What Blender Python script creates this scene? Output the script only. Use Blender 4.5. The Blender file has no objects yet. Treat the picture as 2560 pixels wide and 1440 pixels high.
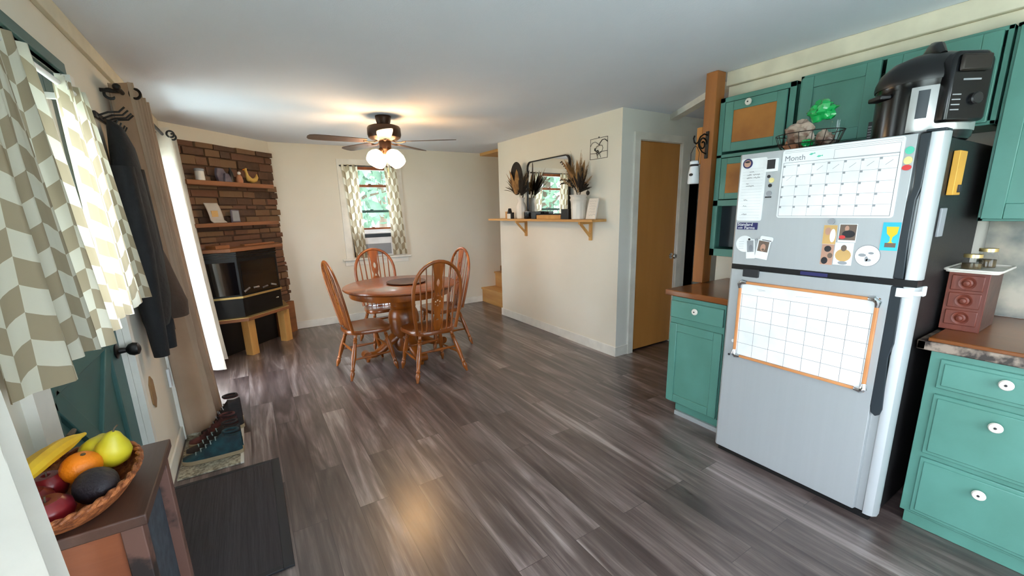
import bpy, bmesh, math, random
from mathutils import Vector, Matrix, noise
R = math.radians
random.seed(7)
S = bpy.context.scene
C = S.collection

# ------------------------------------------------------------------ camera
cam = bpy.data.objects.new('camera', bpy.data.cameras.new('camera'))
C.objects.link(cam)
RX = Vector((0.84568828, -0.53312669, -0.02423338))      # image right
DY = Vector((-0.13697494, -0.17294542, -0.97536032))     # image down
FZ = Vector((0.51579957, 0.82817016, -0.21928291))       # view direction
m3 = Matrix((RX, -DY, -FZ)).transposed()
cam.matrix_world = Matrix.Translation((0, 0, 1.45)) @ m3.to_4x4()
cam.data.sensor_width = 36
cam.data.lens = 1048.056 / 2560 * 36
cam.data.shift_y = (760.145 - 720) / 2560
cam.data.clip_start = 0.02
S.camera = cam

# ------------------------------------------------------------------ light and exposure
w = bpy.data.worlds.new('sky'); S.world = w; w.use_nodes = True
bgn = w.node_tree.nodes['Background']
bgn.inputs[0].default_value = (0.78, 0.89, 1.0, 1)
bgn.inputs[1].default_value = 6.0
S.view_settings.view_transform = 'Standard'; S.view_settings.look = 'None'
S.view_settings.gamma = 1; S.view_settings.use_curve_mapping = False
S.view_settings.exposure = 1.36
S.cycles.max_bounces = 9; S.cycles.diffuse_bounces = 6; S.cycles.glossy_bounces = 4
S.cycles.transparent_max_bounces = 12
S.cycles.sample_clamp_indirect = 6
S.cycles.use_denoising = True
S.cycles.caustics_reflective = False; S.cycles.caustics_refractive = False

# ------------------------------------------------------------------ materials
def lin(c):
    return tuple(((v/255)/12.92 if v/255 <= .04045 else ((v/255+.055)/1.055)**2.4) for v in c) + (1,)
def new(name):
    m = bpy.data.materials.new(name); m.use_nodes = True
    nt = m.node_tree; return m, nt, nt.nodes['Principled BSDF']
def N(nt, typ, **kw):
    n = nt.nodes.new(typ)
    for k, v in kw.items():
        if k.startswith('i_'):
            key = k[2:]
            n.inputs[int(key) if key.isdigit() else key.replace('_', ' ')].default_value = v
        else: setattr(n, k, v)
    return n
def ramp(nt, src, cols):
    r = N(nt, 'ShaderNodeValToRGB'); nt.links.new(src, r.inputs[0])
    e = r.color_ramp.elements
    while len(e) < len(cols): e.new(.5)
    for el, (p, c) in zip(e, cols): el.position = p; el.color = lin(c)
    return r.outputs[0]
def mat(name, col, rough=.5, metal=0, col2=None, scale=6, stretch=(1, 1, 1), bump=0, bscale=60, coat=0, spec=.5,
        emit=0, trans=0, lo=.35, hi=.65, sheen=0):
    m, nt, b = new(name)
    b.inputs['Roughness'].default_value = rough; b.inputs['Metallic'].default_value = metal
    b.inputs['Coat Weight'].default_value = coat; b.inputs['Coat Roughness'].default_value = .12
    b.inputs['Specular IOR Level'].default_value = spec
    b.inputs['Sheen Weight'].default_value = sheen
    tc = N(nt, 'ShaderNodeTexCoord')
    mp = N(nt, 'ShaderNodeMapping'); mp.inputs['Scale'].default_value = stretch
    nt.links.new(tc.outputs['Object'], mp.inputs[0])
    if col2 is None: col2 = tuple(max(0, c*.93) for c in col)
    n = N(nt, 'ShaderNodeTexNoise'); n.inputs['Scale'].default_value = scale; n.inputs['Detail'].default_value = 5
    nt.links.new(mp.outputs[0], n.inputs[0])
    c = ramp(nt, n.outputs[0], [(lo, col2), (hi, col)])
    nt.links.new(c, b.inputs['Base Color'])
    if emit:
        nt.links.new(c, b.inputs['Emission Color']); b.inputs['Emission Strength'].default_value = emit
    if bump:
        n2 = N(nt, 'ShaderNodeTexNoise'); n2.inputs['Scale'].default_value = bscale; n2.inputs['Detail'].default_value = 3
        nt.links.new(mp.outputs[0], n2.inputs[0])
        bp = N(nt, 'ShaderNodeBump'); bp.inputs['Strength'].default_value = bump; bp.inputs['Distance'].default_value = .01
        nt.links.new(n2.outputs[0], bp.inputs['Height']); nt.links.new(bp.outputs[0], b.inputs['Normal'])
    if trans:
        t = N(nt, 'ShaderNodeBsdfTranslucent'); nt.links.new(c, t.inputs[0])
        mx = N(nt, 'ShaderNodeMixShader'); mx.inputs[0].default_value = trans
        nt.links.new(b.outputs[0], mx.inputs[1]); nt.links.new(t.outputs[0], mx.inputs[2])
        nt.links.new(mx.outputs[0], nt.nodes['Material Output'].inputs[0])
    return m
def wood(name, a, b_, axis='z', rough=.4, scale=9, coat=0, bump=.15):
    st = {'x': (.12, 1, 1), 'y': (1, .12, 1), 'z': (1, 1, .12)}[axis]
    return mat(name, a, rough, col2=b_, scale=scale, stretch=st, bump=bump, bscale=40, coat=coat, lo=.3, hi=.7)

MT = {}
MT['wall'] = mat('wall_paint', (224, 218, 204), .9, col2=(220, 213, 198), scale=1.5, bump=.05, bscale=220)
MT['wall_grey'] = mat('wall_paint_hall', (222, 222, 216), .9, col2=(218, 217, 210), scale=1.5, bump=.05, bscale=220)
MT['ceiling'] = mat('ceiling_paint', (226, 232, 243), .95, col2=(221, 227, 239), scale=1.2, bump=.1, bscale=150)
MT['trim'] = mat('trim_paint', (232, 229, 220), .5)
MT['crown'] = mat('cream_trim_paint', (222, 213, 190), .6)
MT['white'] = mat('white_paint', (236, 236, 234), .35)
MT['plastic'] = mat('white_plastic', (232, 234, 236), .4)
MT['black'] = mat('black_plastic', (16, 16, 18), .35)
MT['blackm'] = mat('black_metal', (22, 20, 20), .45, metal=.3)
MT['fridge_side'] = mat('fridge_side_black', (20, 18, 19), .45, bump=.3, bscale=300)
MT['groove'] = mat('dark_handle_plastic', (38, 46, 52), .35)
MT['teal'] = mat('green_cabinet_paint', (86, 138, 126), .42, col2=(78, 127, 114), scale=4, bump=.04, bscale=80)
MT['tealdark'] = mat('green_cabinet_seam', (60, 108, 92), .6)
MT['door_teal'] = mat('entry_door_paint', (58, 96, 92), .5, col2=(50, 86, 84), scale=3)
MT['birch'] = wood('closet_door_veneer', (196, 138, 74), (178, 120, 58), 'z', .45, 5)
MT['oak'] = wood('dining_oak', (164, 88, 26), (106, 52, 10), 'z', .32, 12, coat=.25)
MT['oakx'] = wood('dining_oak_top', (146, 76, 28), (100, 48, 12), 'x', .28, 9, coat=.4)
MT['pine'] = wood('pine_board', (214, 168, 104), (186, 134, 72), 'y', .5, 8)
MT['pinez'] = wood('pine_leg_wood', (212, 164, 96), (176, 122, 60), 'z', .55, 8)
MT['postw'] = wood('stained_post_wood', (172, 108, 52), (124, 74, 32), 'z', .5, 8)
MT['postl'] = wood('amber_post_wood', (204, 140, 62), (160, 98, 36), 'z', .5, 8)
MT['mantle'] = wood('mantle_wood', (150, 96, 58), (110, 68, 38), 'x', .5, 8)
MT['counter'] = wood('brown_counter', (134, 76, 30), (106, 56, 20), 'y', .28, 6, coat=.3, bump=.02)
MT['panelw'] = mat('amber_cane_panel', (176, 116, 48), .5, col2=(150, 92, 34), scale=5)
MT['cork'] = mat('cork_colour_frame', (206, 140, 88), .5, col2=(190, 124, 74))
MT['gedge'] = mat('speckled_counter_edge', (150, 132, 118), .4, col2=(48, 38, 34), scale=26, lo=.4, hi=.6)
MT['darkwood'] = wood('dark_stained_wood', (92, 62, 50), (58, 38, 32), 'y', .5, 10)
MT['redwood'] = wood('reddish_box_wood', (124, 58, 40), (92, 40, 28), 'z', .5, 10)
MT['distressed'] = mat('distressed_brown_paint', (104, 72, 62), .6, col2=(34, 24, 24), scale=14, lo=.36, hi=.5)
MT['orangew'] = wood('orange_plank_wood', (150, 84, 50), (110, 58, 38), 'x', .5, 6)
MT['steel'] = mat('brushed_steel', (184, 188, 190), .42, metal=.45, col2=(182, 186, 188), scale=40, stretch=(1, 1, .03))
MT['steelband'] = mat('satin_steel', (196, 196, 194), .3, metal=.6)
MT['chrome'] = mat('chrome', (225, 228, 230), .15, metal=1)
MT['brass'] = mat('brass_trim', (226, 196, 130), .3, metal=.8)
MT['bronze'] = mat('oiled_bronze', (52, 34, 22), .4, metal=.5)
MT['fanblade'] = wood('dark_fan_blade', (70, 46, 30), (44, 28, 18), 'x', .45, 8)
MT['glossblack'] = mat('gloss_black', (10, 12, 15), .22)
MT['firebox'] = mat('fireplace_black_metal', (14, 16, 19), .3, metal=.3)
MT['insert_glass'] = mat('dark_tinted_glass', (10, 14, 20), .06, spec=.8)
MT['log'] = mat('ceramic_log', (150, 140, 132), .9, col2=(70, 62, 58), scale=14)
MT['shade'] = mat('glowing_frosted_glass', (255, 214, 160), .5, col2=(255, 208, 150), emit=18)
MT['sheer'] = mat('white_curtain_cloth', (232, 229, 220), .9, trans=.35)
MT['tan'] = mat('tan_curtain_cloth', (182, 156, 132), .85, col2=(168, 142, 118), scale=3, trans=.22, sheen=.2)
MT['ivory'] = mat('ivory_curtain_cloth', (228, 220, 208), .85, trans=.45)
MT['coat'] = mat('black_coat_fabric', (14, 16, 20), .85, bump=.5, bscale=30)
MT['coatb'] = mat('brown_coat_fabric', (62, 46, 36), .9, bump=.5, bscale=30)
MT['rubber'] = mat('charcoal_mat_ribbed', (52, 48, 52), .8, col2=(42, 38, 42), scale=60, stretch=(1, .05, 1), bump=.4, bscale=90)
MT['matrim'] = mat('black_mat_rim', (30, 32, 38), .6)
MT['speckle'] = mat('speckled_rug', (176, 170, 150), .95, col2=(104, 98, 84), scale=60, bump=.5, bscale=120)
MT['shoe_teal'] = mat('teal_shoe_mesh', (20, 62, 70), .8, col2=(12, 34, 42), scale=20)
MT['shoe_dark'] = mat('dark_shoe_suede', (40, 34, 34), .85, col2=(24, 20, 22), scale=16)
MT['shoe_red'] = mat('maroon_shoe_cloth', (92, 44, 40), .85, col2=(48, 22, 26), scale=18)
MT['sole'] = mat('tan_rubber_sole', (150, 132, 104), .7)
MT['lace'] = mat('grey_shoelace', (120, 140, 140), .8)
MT['wicker'] = mat('woven_wicker', (178, 104, 56), .6, col2=(120, 62, 30), scale=70, lo=.4, hi=.6, bump=.6, bscale=120)
MT['banana'] = mat('banana_skin', (226, 184, 44), .5, col2=(200, 150, 30), scale=9)
MT['orange'] = mat('orange_peel', (240, 130, 16), .45, bump=.2, bscale=200)
MT['pear'] = mat('yellow_pear_skin', (214, 196, 40), .45, col2=(186, 176, 40), scale=8)
MT['apple'] = mat('red_apple_skin', (140, 28, 34), .3, col2=(90, 20, 30), scale=9)
MT['avocado'] = mat('dark_avocado_skin', (40, 34, 42), .6, bump=.4, bscale=90)
MT['mesh'] = mat('blue_grey_door_panel', (66, 74, 84), .7, col2=(44, 50, 60), scale=30)
MT['ceramic'] = mat('white_ceramic', (228, 220, 208), .35)
MT['leafdark'] = mat('dark_dried_leaf', (40, 28, 18), .8, col2=(26, 20, 12), scale=20)
MT['leaftan'] = mat('tan_dried_leaf', (158, 116, 66), .85, col2=(118, 82, 44), scale=20)
MT['leafolive'] = mat('olive_dried_leaf', (96, 78, 44), .85, col2=(66, 52, 30), scale=20)
MT['plume'] = mat('pampas_plume_fibre', (170, 136, 96), .95)
MT['paper'] = mat('paper_white', (236, 238, 238), .5)
MT['papergrey'] = mat('grey_print', (150, 152, 156), .6)
MT['ink'] = mat('black_ink', (34, 34, 38), .6)
MT['inkgrey'] = mat('grey_ink', (128, 130, 136), .6)
MT['navy'] = mat('navy_print', (38, 38, 92), .5)
MT['cyan'] = mat('cyan_print', (52, 190, 216), .5)
MT['yellow'] = mat('yellow_print', (236, 200, 40), .5)
MT['brownp'] = mat('brown_print', (110, 92, 80), .6)
MT['tanp'] = mat('tan_print', (206, 166, 104), .6)
MT['skin'] = mat('skin_tone_print', (190, 146, 124), .6)
MT['red'] = mat('red_magnet', (214, 60, 60), .4)
MT['mint'] = mat('mint_magnet', (90, 200, 170), .4)
MT['cream'] = mat('cream_magnet', (232, 218, 150), .5)
MT['greenpl'] = mat('green_plastic_bag', (24, 170, 84), .2, coat=.4)
MT['clay'] = mat('terracotta', (180, 120, 86), .7)
MT['wire'] = mat('dark_wire', (52, 46, 42), .4, metal=.6)
MT['bag'] = mat('crinkled_brown_packet', (112, 82, 68), .35, col2=(160, 140, 124), scale=22, lo=.45, hi=.6)
MT['bounce_ground'] = mat('pale_bounce_ground', (206, 212, 200), .95, col2=(188, 196, 182), scale=3)  # lawn colour made pale so the ground bounces daylight up to the ceiling
MT['bark'] = mat('tree_bark', (92, 78, 64), .95)
MT['leaf'] = mat('tree_foliage', (116, 140, 116), .8, col2=(82, 106, 90), scale=2, trans=.4)
MT['stonebs'] = mat('stone_look_backsplash', (186, 176, 158), .35, col2=(112, 116, 112), scale=7)
MT['yell'] = mat('mustard_notepad', (222, 164, 60), .5)
MT['outlet'] = mat('brown_switch_plate', (150, 116, 76), .4)
MT['yolk'] = mat('straw_yellow_craft', (206, 166, 84), .7)
MT['slate'] = mat('grey_lilac_stone', (112, 102, 110), .8, col2=(84, 76, 86), scale=18)

def emissive_glass():
    m, nt, b = new('window_glass')
    nt.nodes.remove(b)
    t = N(nt, 'ShaderNodeBsdfTransparent'); g = N(nt, 'ShaderNodeBsdfGlossy'); g.inputs['Roughness'].default_value = .02
    f = N(nt, 'ShaderNodeFresnel'); f.inputs[0].default_value = 1.35
    mx = N(nt, 'ShaderNodeMixShader')
    ge = N(nt, 'ShaderNodeNewGeometry'); sb = N(nt, 'ShaderNodeMath', operation='SUBTRACT'); sb.inputs[0].default_value = 1; nt.links.new(ge.outputs['Backfacing'], sb.inputs[1])
    ml = N(nt, 'ShaderNodeMath', operation='MULTIPLY'); nt.links.new(f.outputs[0], ml.inputs[0]); nt.links.new(sb.outputs[0], ml.inputs[1])
    nt.links.new(ml.outputs[0], mx.inputs[0]); nt.links.new(t.outputs[0], mx.inputs[1]); nt.links.new(g.outputs[0], mx.inputs[2])
    nt.links.new(mx.outputs[0], nt.nodes['Material Output'].inputs[0]); return m
MT['glass'] = emissive_glass()
m, nt, b = new('mirror_silver'); b.inputs['Metallic'].default_value = 1; b.inputs['Roughness'].default_value = .01
b.inputs['Base Color'].default_value = (.9, .92, .92, 1); MT['mirror'] = m

def floor_mat():
    m, nt, b = new('grey_oak_vinyl_plank')
    L = nt.links.new
    tc = N(nt, 'ShaderNodeTexCoord'); sp = N(nt, 'ShaderNodeSeparateXYZ'); L(tc.outputs['Object'], sp.inputs[0])
    cb = N(nt, 'ShaderNodeCombineXYZ'); L(sp.outputs[1], cb.inputs[0]); L(sp.outputs[0], cb.inputs[1])
    br = N(nt, 'ShaderNodeTexBrick'); L(cb.outputs[0], br.inputs[0])
    br.offset = .37; br.offset_frequency = 2
    for k, v in (('Scale', 1), ('Brick Width', 1.22), ('Row Height', .152), ('Mortar Size', .0011), ('Mortar Smooth', .1)): br.inputs[k].default_value = v
    br.inputs['Color1'].default_value = (0, 0, 0, 1); br.inputs['Color2'].default_value = (1, 1, 1, 1)
    br.inputs['Mortar'].default_value = (.5, .5, .5, 1)
    def noise_(sx, sy, shift, detail, dist, rough=.55):
        g = N(nt, 'ShaderNodeCombineXYZ')
        for k, sc in ((0, sx), (1, sy)):
            q = N(nt, 'ShaderNodeMath', operation='MULTIPLY'); L(sp.outputs[k], q.inputs[0]); q.inputs[1].default_value = sc; L(q.outputs[0], g.inputs[k])
        q = N(nt, 'ShaderNodeMath', operation='MULTIPLY'); L(br.outputs['Color'], q.inputs[0]); q.inputs[1].default_value = shift; L(q.outputs[0], g.inputs[2])
        n = N(nt, 'ShaderNodeTexNoise'); L(g.outputs[0], n.inputs[0]); n.inputs['Scale'].default_value = 1; n.inputs['Detail'].default_value = detail
        n.inputs['Roughness'].default_value = rough; n.inputs['Distortion'].default_value = dist; return n.outputs[0]
    def add(a, k, c):
        q = N(nt, 'ShaderNodeMath', operation='MULTIPLY_ADD'); L(a, q.inputs[0]); q.inputs[1].default_value = k
        if isinstance(c, float): q.inputs[2].default_value = c
        else: L(c, q.inputs[2])
        return q.outputs[0]
    broad = noise_(9, .8, 31., 3, 1.6)          # long soft figure inside each plank
    fine = noise_(60, 2.6, 53., 5, .6, .7)      # fine pores
    cloud = noise_(1.1, .8, 0., 2, .3)
    v = add(broad, .62, 0.); v = add(fine, .30, v); v = add(cloud, .16, v); v = add(br.outputs['Color'], .12, v)
    c = ramp(nt, v, [(.44, (54, 42, 41)), (.57, (82, 69, 66)), (.66, (108, 94, 91)), (.80, (158, 146, 142))])
    mx = N(nt, 'ShaderNodeMix', data_type='RGBA'); L(br.outputs['Fac'], mx.inputs[0]); L(c, mx.inputs[6]); mx.inputs[7].default_value = lin((44, 38, 36))
    L(mx.outputs[2], b.inputs['Base Color'])
    rr = N(nt, 'ShaderNodeMapRange'); L(fine, rr.inputs[0]); rr.inputs[3].default_value = .26; rr.inputs[4].default_value = .42
    L(rr.outputs[0], b.inputs['Roughness'])
    bp = N(nt, 'ShaderNodeBump'); bp.inputs['Strength'].default_value = .08; bp.inputs['Distance'].default_value = .003
    L(fine, bp.inputs['Height']); L(bp.outputs[0], b.inputs['Normal'])
    b.inputs['Specular IOR Level'].default_value = .75; b.inputs['Coat Weight'].default_value = .3; b.inputs['Coat Roughness'].default_value = .22
    return m
MT['floor'] = floor_mat()

def chevron():
    m, nt, b = new('chevron_curtain_cloth'); L = nt.links.new
    uv = N(nt, 'ShaderNodeUVMap'); sp = N(nt, 'ShaderNodeSeparateXYZ'); L(uv.outputs[0], sp.inputs[0])
    def M_(op, a, b2=None, c=None):
        n = N(nt, 'ShaderNodeMath', operation=op)
        for i, v in enumerate((a, b2, c)):
            if v is None: continue
            if isinstance(v, (int, float)): n.inputs[i].default_value = v
            else: L(v, n.inputs[i])
        return n.outputs[0]
    W = .05; P = .175
    u = M_('DIVIDE', sp.outputs[0], W)
    tri = M_('PINGPONG', u, 1.)
    par = M_('MULTIPLY', M_('FLOOR', u), .5)
    v = M_('DIVIDE', sp.outputs[1], P)
    t = M_('ADD', M_('ADD', v, M_('MULTIPLY', tri, .22)), par)
    s_ = M_('LESS_THAN', M_('FRACT', t), .5)
    mx = N(nt, 'ShaderNodeMix', data_type='RGBA'); L(s_, mx.inputs[0])
    mx.inputs[6].default_value = lin((226, 222, 204)); mx.inputs[7].default_value = lin((172, 158, 132))
    L(mx.outputs[2], b.inputs['Base Color']); b.inputs['Roughness'].default_value = .9
    tr = N(nt, 'ShaderNodeBsdfTranslucent'); L(mx.outputs[2], tr.inputs[0])
    ms = N(nt, 'ShaderNodeMixShader'); ms.inputs[0].default_value = .4; L(b.outputs[0], ms.inputs[1]); L(tr.outputs[0], ms.inputs[2])
    L(ms.outputs[0], nt.nodes['Material Output'].inputs[0]); return m
MT['chevron'] = chevron()

def stone_mat():
    m, nt, b = new('stacked_stone'); L = nt.links.new
    at = N(nt, 'ShaderNodeAttribute'); at.attribute_name = 'tint'
    tc = N(nt, 'ShaderNodeTexCoord'); n = N(nt, 'ShaderNodeTexNoise'); L(tc.outputs['Object'], n.inputs[0]); n.inputs['Scale'].default_value = 16; n.inputs['Detail'].default_value = 6
    ad = N(nt, 'ShaderNodeMath', operation='MULTIPLY_ADD'); L(n.outputs[0], ad.inputs[0]); ad.inputs[1].default_value = .35; L(at.outputs['Fac'], ad.inputs[2])
    c = ramp(nt, ad.outputs[0], [(.1, (70, 52, 41)), (.45, (98, 70, 52)), (.75, (112, 76, 57)), (1.0, (118, 90, 64))])
    L(c, b.inputs['Base Color']); b.inputs['Roughness'].default_value = .9
    bp = N(nt, 'ShaderNodeBump'); bp.inputs['Strength'].default_value = .6; bp.inputs['Distance'].default_value = .01
    L(n.outputs[0], bp.inputs['Height']); L(bp.outputs[0], b.inputs['Normal']); return m
MT['stone'] = stone_mat()

# ------------------------------------------------------------------ mesh helpers
def rotm(rx=0, ry=0, rz=0):
    return Matrix.Rotation(R(rz), 4, 'Z') @ Matrix.Rotation(R(ry), 4, 'Y') @ Matrix.Rotation(R(rx), 4, 'X')
class MB:
    def __init__(s, T=None): s.v = []; s.f = []; s.mi = []; s.uv = []; s.tint = []; s.T = T; s.cur = 0; s.ct = 0.
    def add(s, vs, fs, uvs=None):
        o = len(s.v)
        for p in vs:
            p = Vector(p); s.v.append(tuple(s.T @ p if s.T else p))
        for i, f in enumerate(fs):
            s.f.append([o+k for k in f]); s.mi.append(s.cur); s.tint.append(s.ct)
            s.uv.append([uvs[k] for k in f] if uvs else [(0, 0)]*len(f))
        return s
    def box(s, x0, x1, y0, y1, z0, z1):
        vs = [(x, y, z) for x in (x0, x1) for y in (y0, y1) for z in (z0, z1)]
        return s.add(vs, [(0, 1, 3, 2), (4, 6, 7, 5), (0, 4, 5, 1), (2, 3, 7, 6), (0, 2, 6, 4), (1, 5, 7, 3)])
    def tube(s, pts, rad, n=10, closed=False, flat=1, cap=True):
        pts = [Vector(p) for p in pts]; k = len(pts)
        if not hasattr(rad, '__len__'): rad = [rad]*k
        vs = []; prev = None
        for i, p in enumerate(pts):
            if closed: t = pts[(i+1) % k] - pts[i-1]
            else: t = pts[min(i+1, k-1)] - pts[max(i-1, 0)]
            t = t.normalized() if t.length > 1e-9 else Vector((0, 0, 1))
            if prev is None:
                a = Vector((0, 0, 1)) if abs(t.z) < .9 else Vector((0, 1, 0))
                u = t.cross(a).normalized()
            else:
                u = prev - t*prev.dot(t); u = u.normalized() if u.length > 1e-6 else t.orthogonal().normalized()
            prev = u; v = t.cross(u)
            for j in range(n):
                a = 2*math.pi*j/n; vs.append(p + u*math.cos(a)*rad[i] + v*math.sin(a)*rad[i]*flat)
        fs = []
        for i in range(k if closed else k-1):
            for j in range(n):
                a = i*n+j; b = i*n+(j+1) % n; c = ((i+1) % k)*n+(j+1) % n; d = ((i+1) % k)*n+j
                fs.append((a, b, c, d))
        if not closed and cap:
            fs.append(tuple(range(n-1, -1, -1))); fs.append(tuple((k-1)*n+j for j in range(n)))
        return s.add(vs, fs)
    def lathe(s, prof, c=(0, 0, 0), n=28, a0=0, a1=360, M=None):
        vs = []; full = abs(a1-a0) >= 360; m = n if full else n+1
        for r, z in prof:
            for j in range(m):
                a = R(a0+(a1-a0)*j/n); p = Vector((r*math.cos(a), r*math.sin(a), z))
                if M: p = M @ p
                vs.append(p + Vector(c))
        fs = []
        for i in range(len(prof)-1):
            for j in range(n):
                j2 = (j+1) % m if full else j+1
                fs.append((i*m+j, i*m+j2, (i+1)*m+j2, (i+1)*m+j))
        return s.add(vs, fs)
    def ell(s, c, r, n=16, M=None):
        if not hasattr(r, '__len__'): r = (r, r, r)
        vs = [(0, 0, -1)]; k = n//2
        for i in range(1, k):
            ph = -math.pi/2+math.pi*i/k
            for j in range(n): a = 2*math.pi*j/n; vs.append((math.cos(ph)*math.cos(a), math.cos(ph)*math.sin(a), math.sin(ph)))
        vs.append((0, 0, 1))
        q = []
        for v in vs:
            p = Vector((v[0]*r[0], v[1]*r[1], v[2]*r[2]))
            if M: p = M @ p
            q.append(p+Vector(c))
        fs = [(0, 1+(j+1) % n, 1+j) for j in range(n)]
        for i in range(k-2):
            for j in range(n): a = 1+i*n; fs.append((a+j, a+(j+1) % n, a+n+(j+1) % n, a+n+j))
        t = len(vs)-1; a = 1+(k-2)*n
        fs += [(a+j, a+(j+1) % n, t) for j in range(n)]
        return s.add(q, fs)
    def prism(s, poly, a, b, axis='z'):
        """poly in the two other axes, extruded from a to b along axis"""
        def P(p, h): return {'z': (p[0], p[1], h), 'x': (h, p[0], p[1]), 'y': (p[0], h, p[1])}[axis]
        n = len(poly); vs = [P(p, a) for p in poly]+[P(p, b) for p in poly]
        fs = [tuple(range(n-1, -1, -1)), tuple(range(n, 2*n))]+[(i, (i+1) % n, n+(i+1) % n, n+i) for i in range(n)]
        return s.add(vs, fs)
    def grid(s, fn, nu, nv, uvf=None, thick=None):
        vs = [Vector(fn(i/nu, j/nv)) for j in range(nv+1) for i in range(nu+1)]
        uv = [uvf(i/nu, j/nv) for j in range(nv+1) for i in range(nu+1)] if uvf else None
        fs = [(j*(nu+1)+i, j*(nu+1)+i+1, (j+1)*(nu+1)+i+1, (j+1)*(nu+1)+i) for j in range(nv) for i in range(nu)]
        return s.add(vs, fs, uv)
    def shape(s, polys, depth, M=None):
        """2d outlines (first outer, others holes) filled and extruded along local z"""
        cu = bpy.data.curves.new('t', 'CURVE'); cu.dimensions = '2D'; cu.fill_mode = 'BOTH'; cu.extrude = depth/2
        for p in polys:
            sp = cu.splines.new('POLY'); sp.points.add(len(p)-1); sp.use_cyclic_u = True
            for q, v in zip(sp.points, p): q.co = (v[0], v[1], 0, 1)
        return s._curve(cu, M)
    def text(s, body, size, depth, M=None, shear=0, align='LEFT'):
        cu = bpy.data.curves.new('t', 'FONT'); cu.body = body; cu.size = size; cu.extrude = depth/2; cu.shear = shear
        cu.align_x = align; cu.resolution_u = 3
        return s._curve(cu, M)
    def _curve(s, cu, M):
        o = bpy.data.objects.new('t', cu); C.objects.link(o)
        dg = bpy.context.evaluated_depsgraph_get(); me = bpy.data.meshes.new_from_object(o.evaluated_get(dg))
        vs = [(M @ v.co) if M else v.co.copy() for v in me.vertices]; fs = [tuple(p.vertices) for p in me.polygons]
        s.add(vs, fs)
        bpy.data.objects.remove(o); bpy.data.meshes.remove(me); bpy.data.curves.remove(cu); return s
    def build(s, name, mats, parent=None, bev=0, ang=38, solid=0, loc=None, seg=2):
        me = bpy.data.meshes.new(name)
        off = Vector(loc) if loc else Vector((0, 0, 0))
        me.from_pydata([tuple(Vector(v)-off) for v in s.v], [], s.f)
        if not isinstance(mats, (list, tuple)): mats = [mats]
        for m_ in mats: me.materials.append(MT[m_] if isinstance(m_, str) else m_)
        me.polygons.foreach_set('material_index', s.mi)
        uvl = me.uv_layers.new(name='UVMap'); uvl.data.foreach_set('uv', [c for f in s.uv for p in f for c in p])
        if any(s.tint):
            a = me.attributes.new('tint', 'FLOAT', 'FACE'); a.data.foreach_set('value', s.tint)
        bm = bmesh.new(); bm.from_mesh(me); bmesh.ops.recalc_face_normals(bm, faces=bm.faces); bm.to_mesh(me); bm.free()
        me.polygons.foreach_set('use_smooth', [True]*len(me.polygons))
        me.set_sharp_from_angle(angle=R(ang))
        o = bpy.data.objects.new(name, me); C.objects.link(o); o.location = off
        if parent: o.parent = parent
        if solid:
            md = o.modifiers.new('thickness', 'SOLIDIFY'); md.thickness = solid; md.offset = 0
        if bev:
            md = o.modifiers.new('bevel', 'BEVEL'); md.width = bev; md.segments = seg; md.limit_method = 'ANGLE'; md.angle_limit = R(40)
            md.harden_normals = False
        return o
def thing(name, label, cat, loc=(0, 0, 0), rz=0, group=None):
    o = bpy.data.objects.new(name, None); C.objects.link(o); o.location = loc; o.rotation_euler = (0, 0, R(rz)); o.empty_display_size = .05
    o['label'] = label; o['category'] = cat
    if group: o['group'] = group
    return o
def tag(o, label, cat, group=None):
    o['label'] = label; o['category'] = cat
    if group: o['group'] = group
    return o
def struct(o): o['kind'] = 'structure'; return o
def bx(*a): return MB().box(*a)
def dup(root, loc, rz, label, group=None):
    def cp(o, par):
        c = o.copy(); C.objects.link(c); c.parent = par
        for ch in list(o.children): cp(ch, c)
        return c
    r = cp(root, None); r.location = loc; r.rotation_euler = (0, 0, R(rz)); r['label'] = label
    if group: r['group'] = group
    return r
def circ(cx, cy, rx, ry=None, n=24, a0=0, a1=360):
    ry = ry or rx
    return [(cx+rx*math.cos(R(a0+(a1-a0)*i/n)), cy+ry*math.sin(R(a0+(a1-a0)*i/n))) for i in range(n if a1-a0 == 360 else n+1)]
def rrect(x0, x1, y0, y1, r, n=4):
    p = []
    for cx, cy, a in ((x1-r, y1-r, 0), (x0+r, y1-r, 90), (x0+r, y0+r, 180), (x1-r, y0+r, 270)):
        p += [(cx+r*math.cos(R(a+90*i/n)), cy+r*math.sin(R(a+90*i/n))) for i in range(n+1)]
    return p
def Wd(loc): return MB(T=Matrix.Translation(-Vector(loc)))
XL, XK, YF, YB, H = -.54, 3.10, 5.96, -1.6, 2.303
# ================================================================== THE SETTING
struct(bx(-.66, 4.7, YB-.1, 6.1, -.08, 0).build('floor', 'floor'))
struct(bx(-.66, 4.7, YB-.1, 6.1, H, H+.1).build('ceiling', 'ceiling'))
m = MB()                                              # left wall with three openings
for y0, y1, z0, z1 in ((YB-.1, -1.2, 0, H), (-1.2, .5, 0, .1), (-1.2, .5, 2.08, H), (.5, 1.60, 0, H), (1.60, 2.54, 2.04, H),
                       (2.54, 3.42, 0, H), (3.42, 4.70, 2.02, H), (4.70, 6.08, 0, H)):
    m.box(-.66, XL, y0, y1, z0, z1)
struct(m.build('wall_left', 'wall'))
m = MB()
for x0, x1, z0, z1 in ((XL, 1.22, 0, H), (1.84, 4.7, 0, H), (1.22, 1.84, 0, .87), (1.22, 1.84, 2.06, H)): m.box(x0, x1, YF, YF+.12, z0, z1)
struct(m.build('wall_far', 'wall'))
m = MB()
for x0, x1, z0, z1 in ((-.66, 0, 0, H), (2.4, 4.7, 0, H), (0, 2.4, 0, .8), (0, 2.4, 2.0, H)): m.box(x0, x1, YB-.12, YB, z0, z1)
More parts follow.
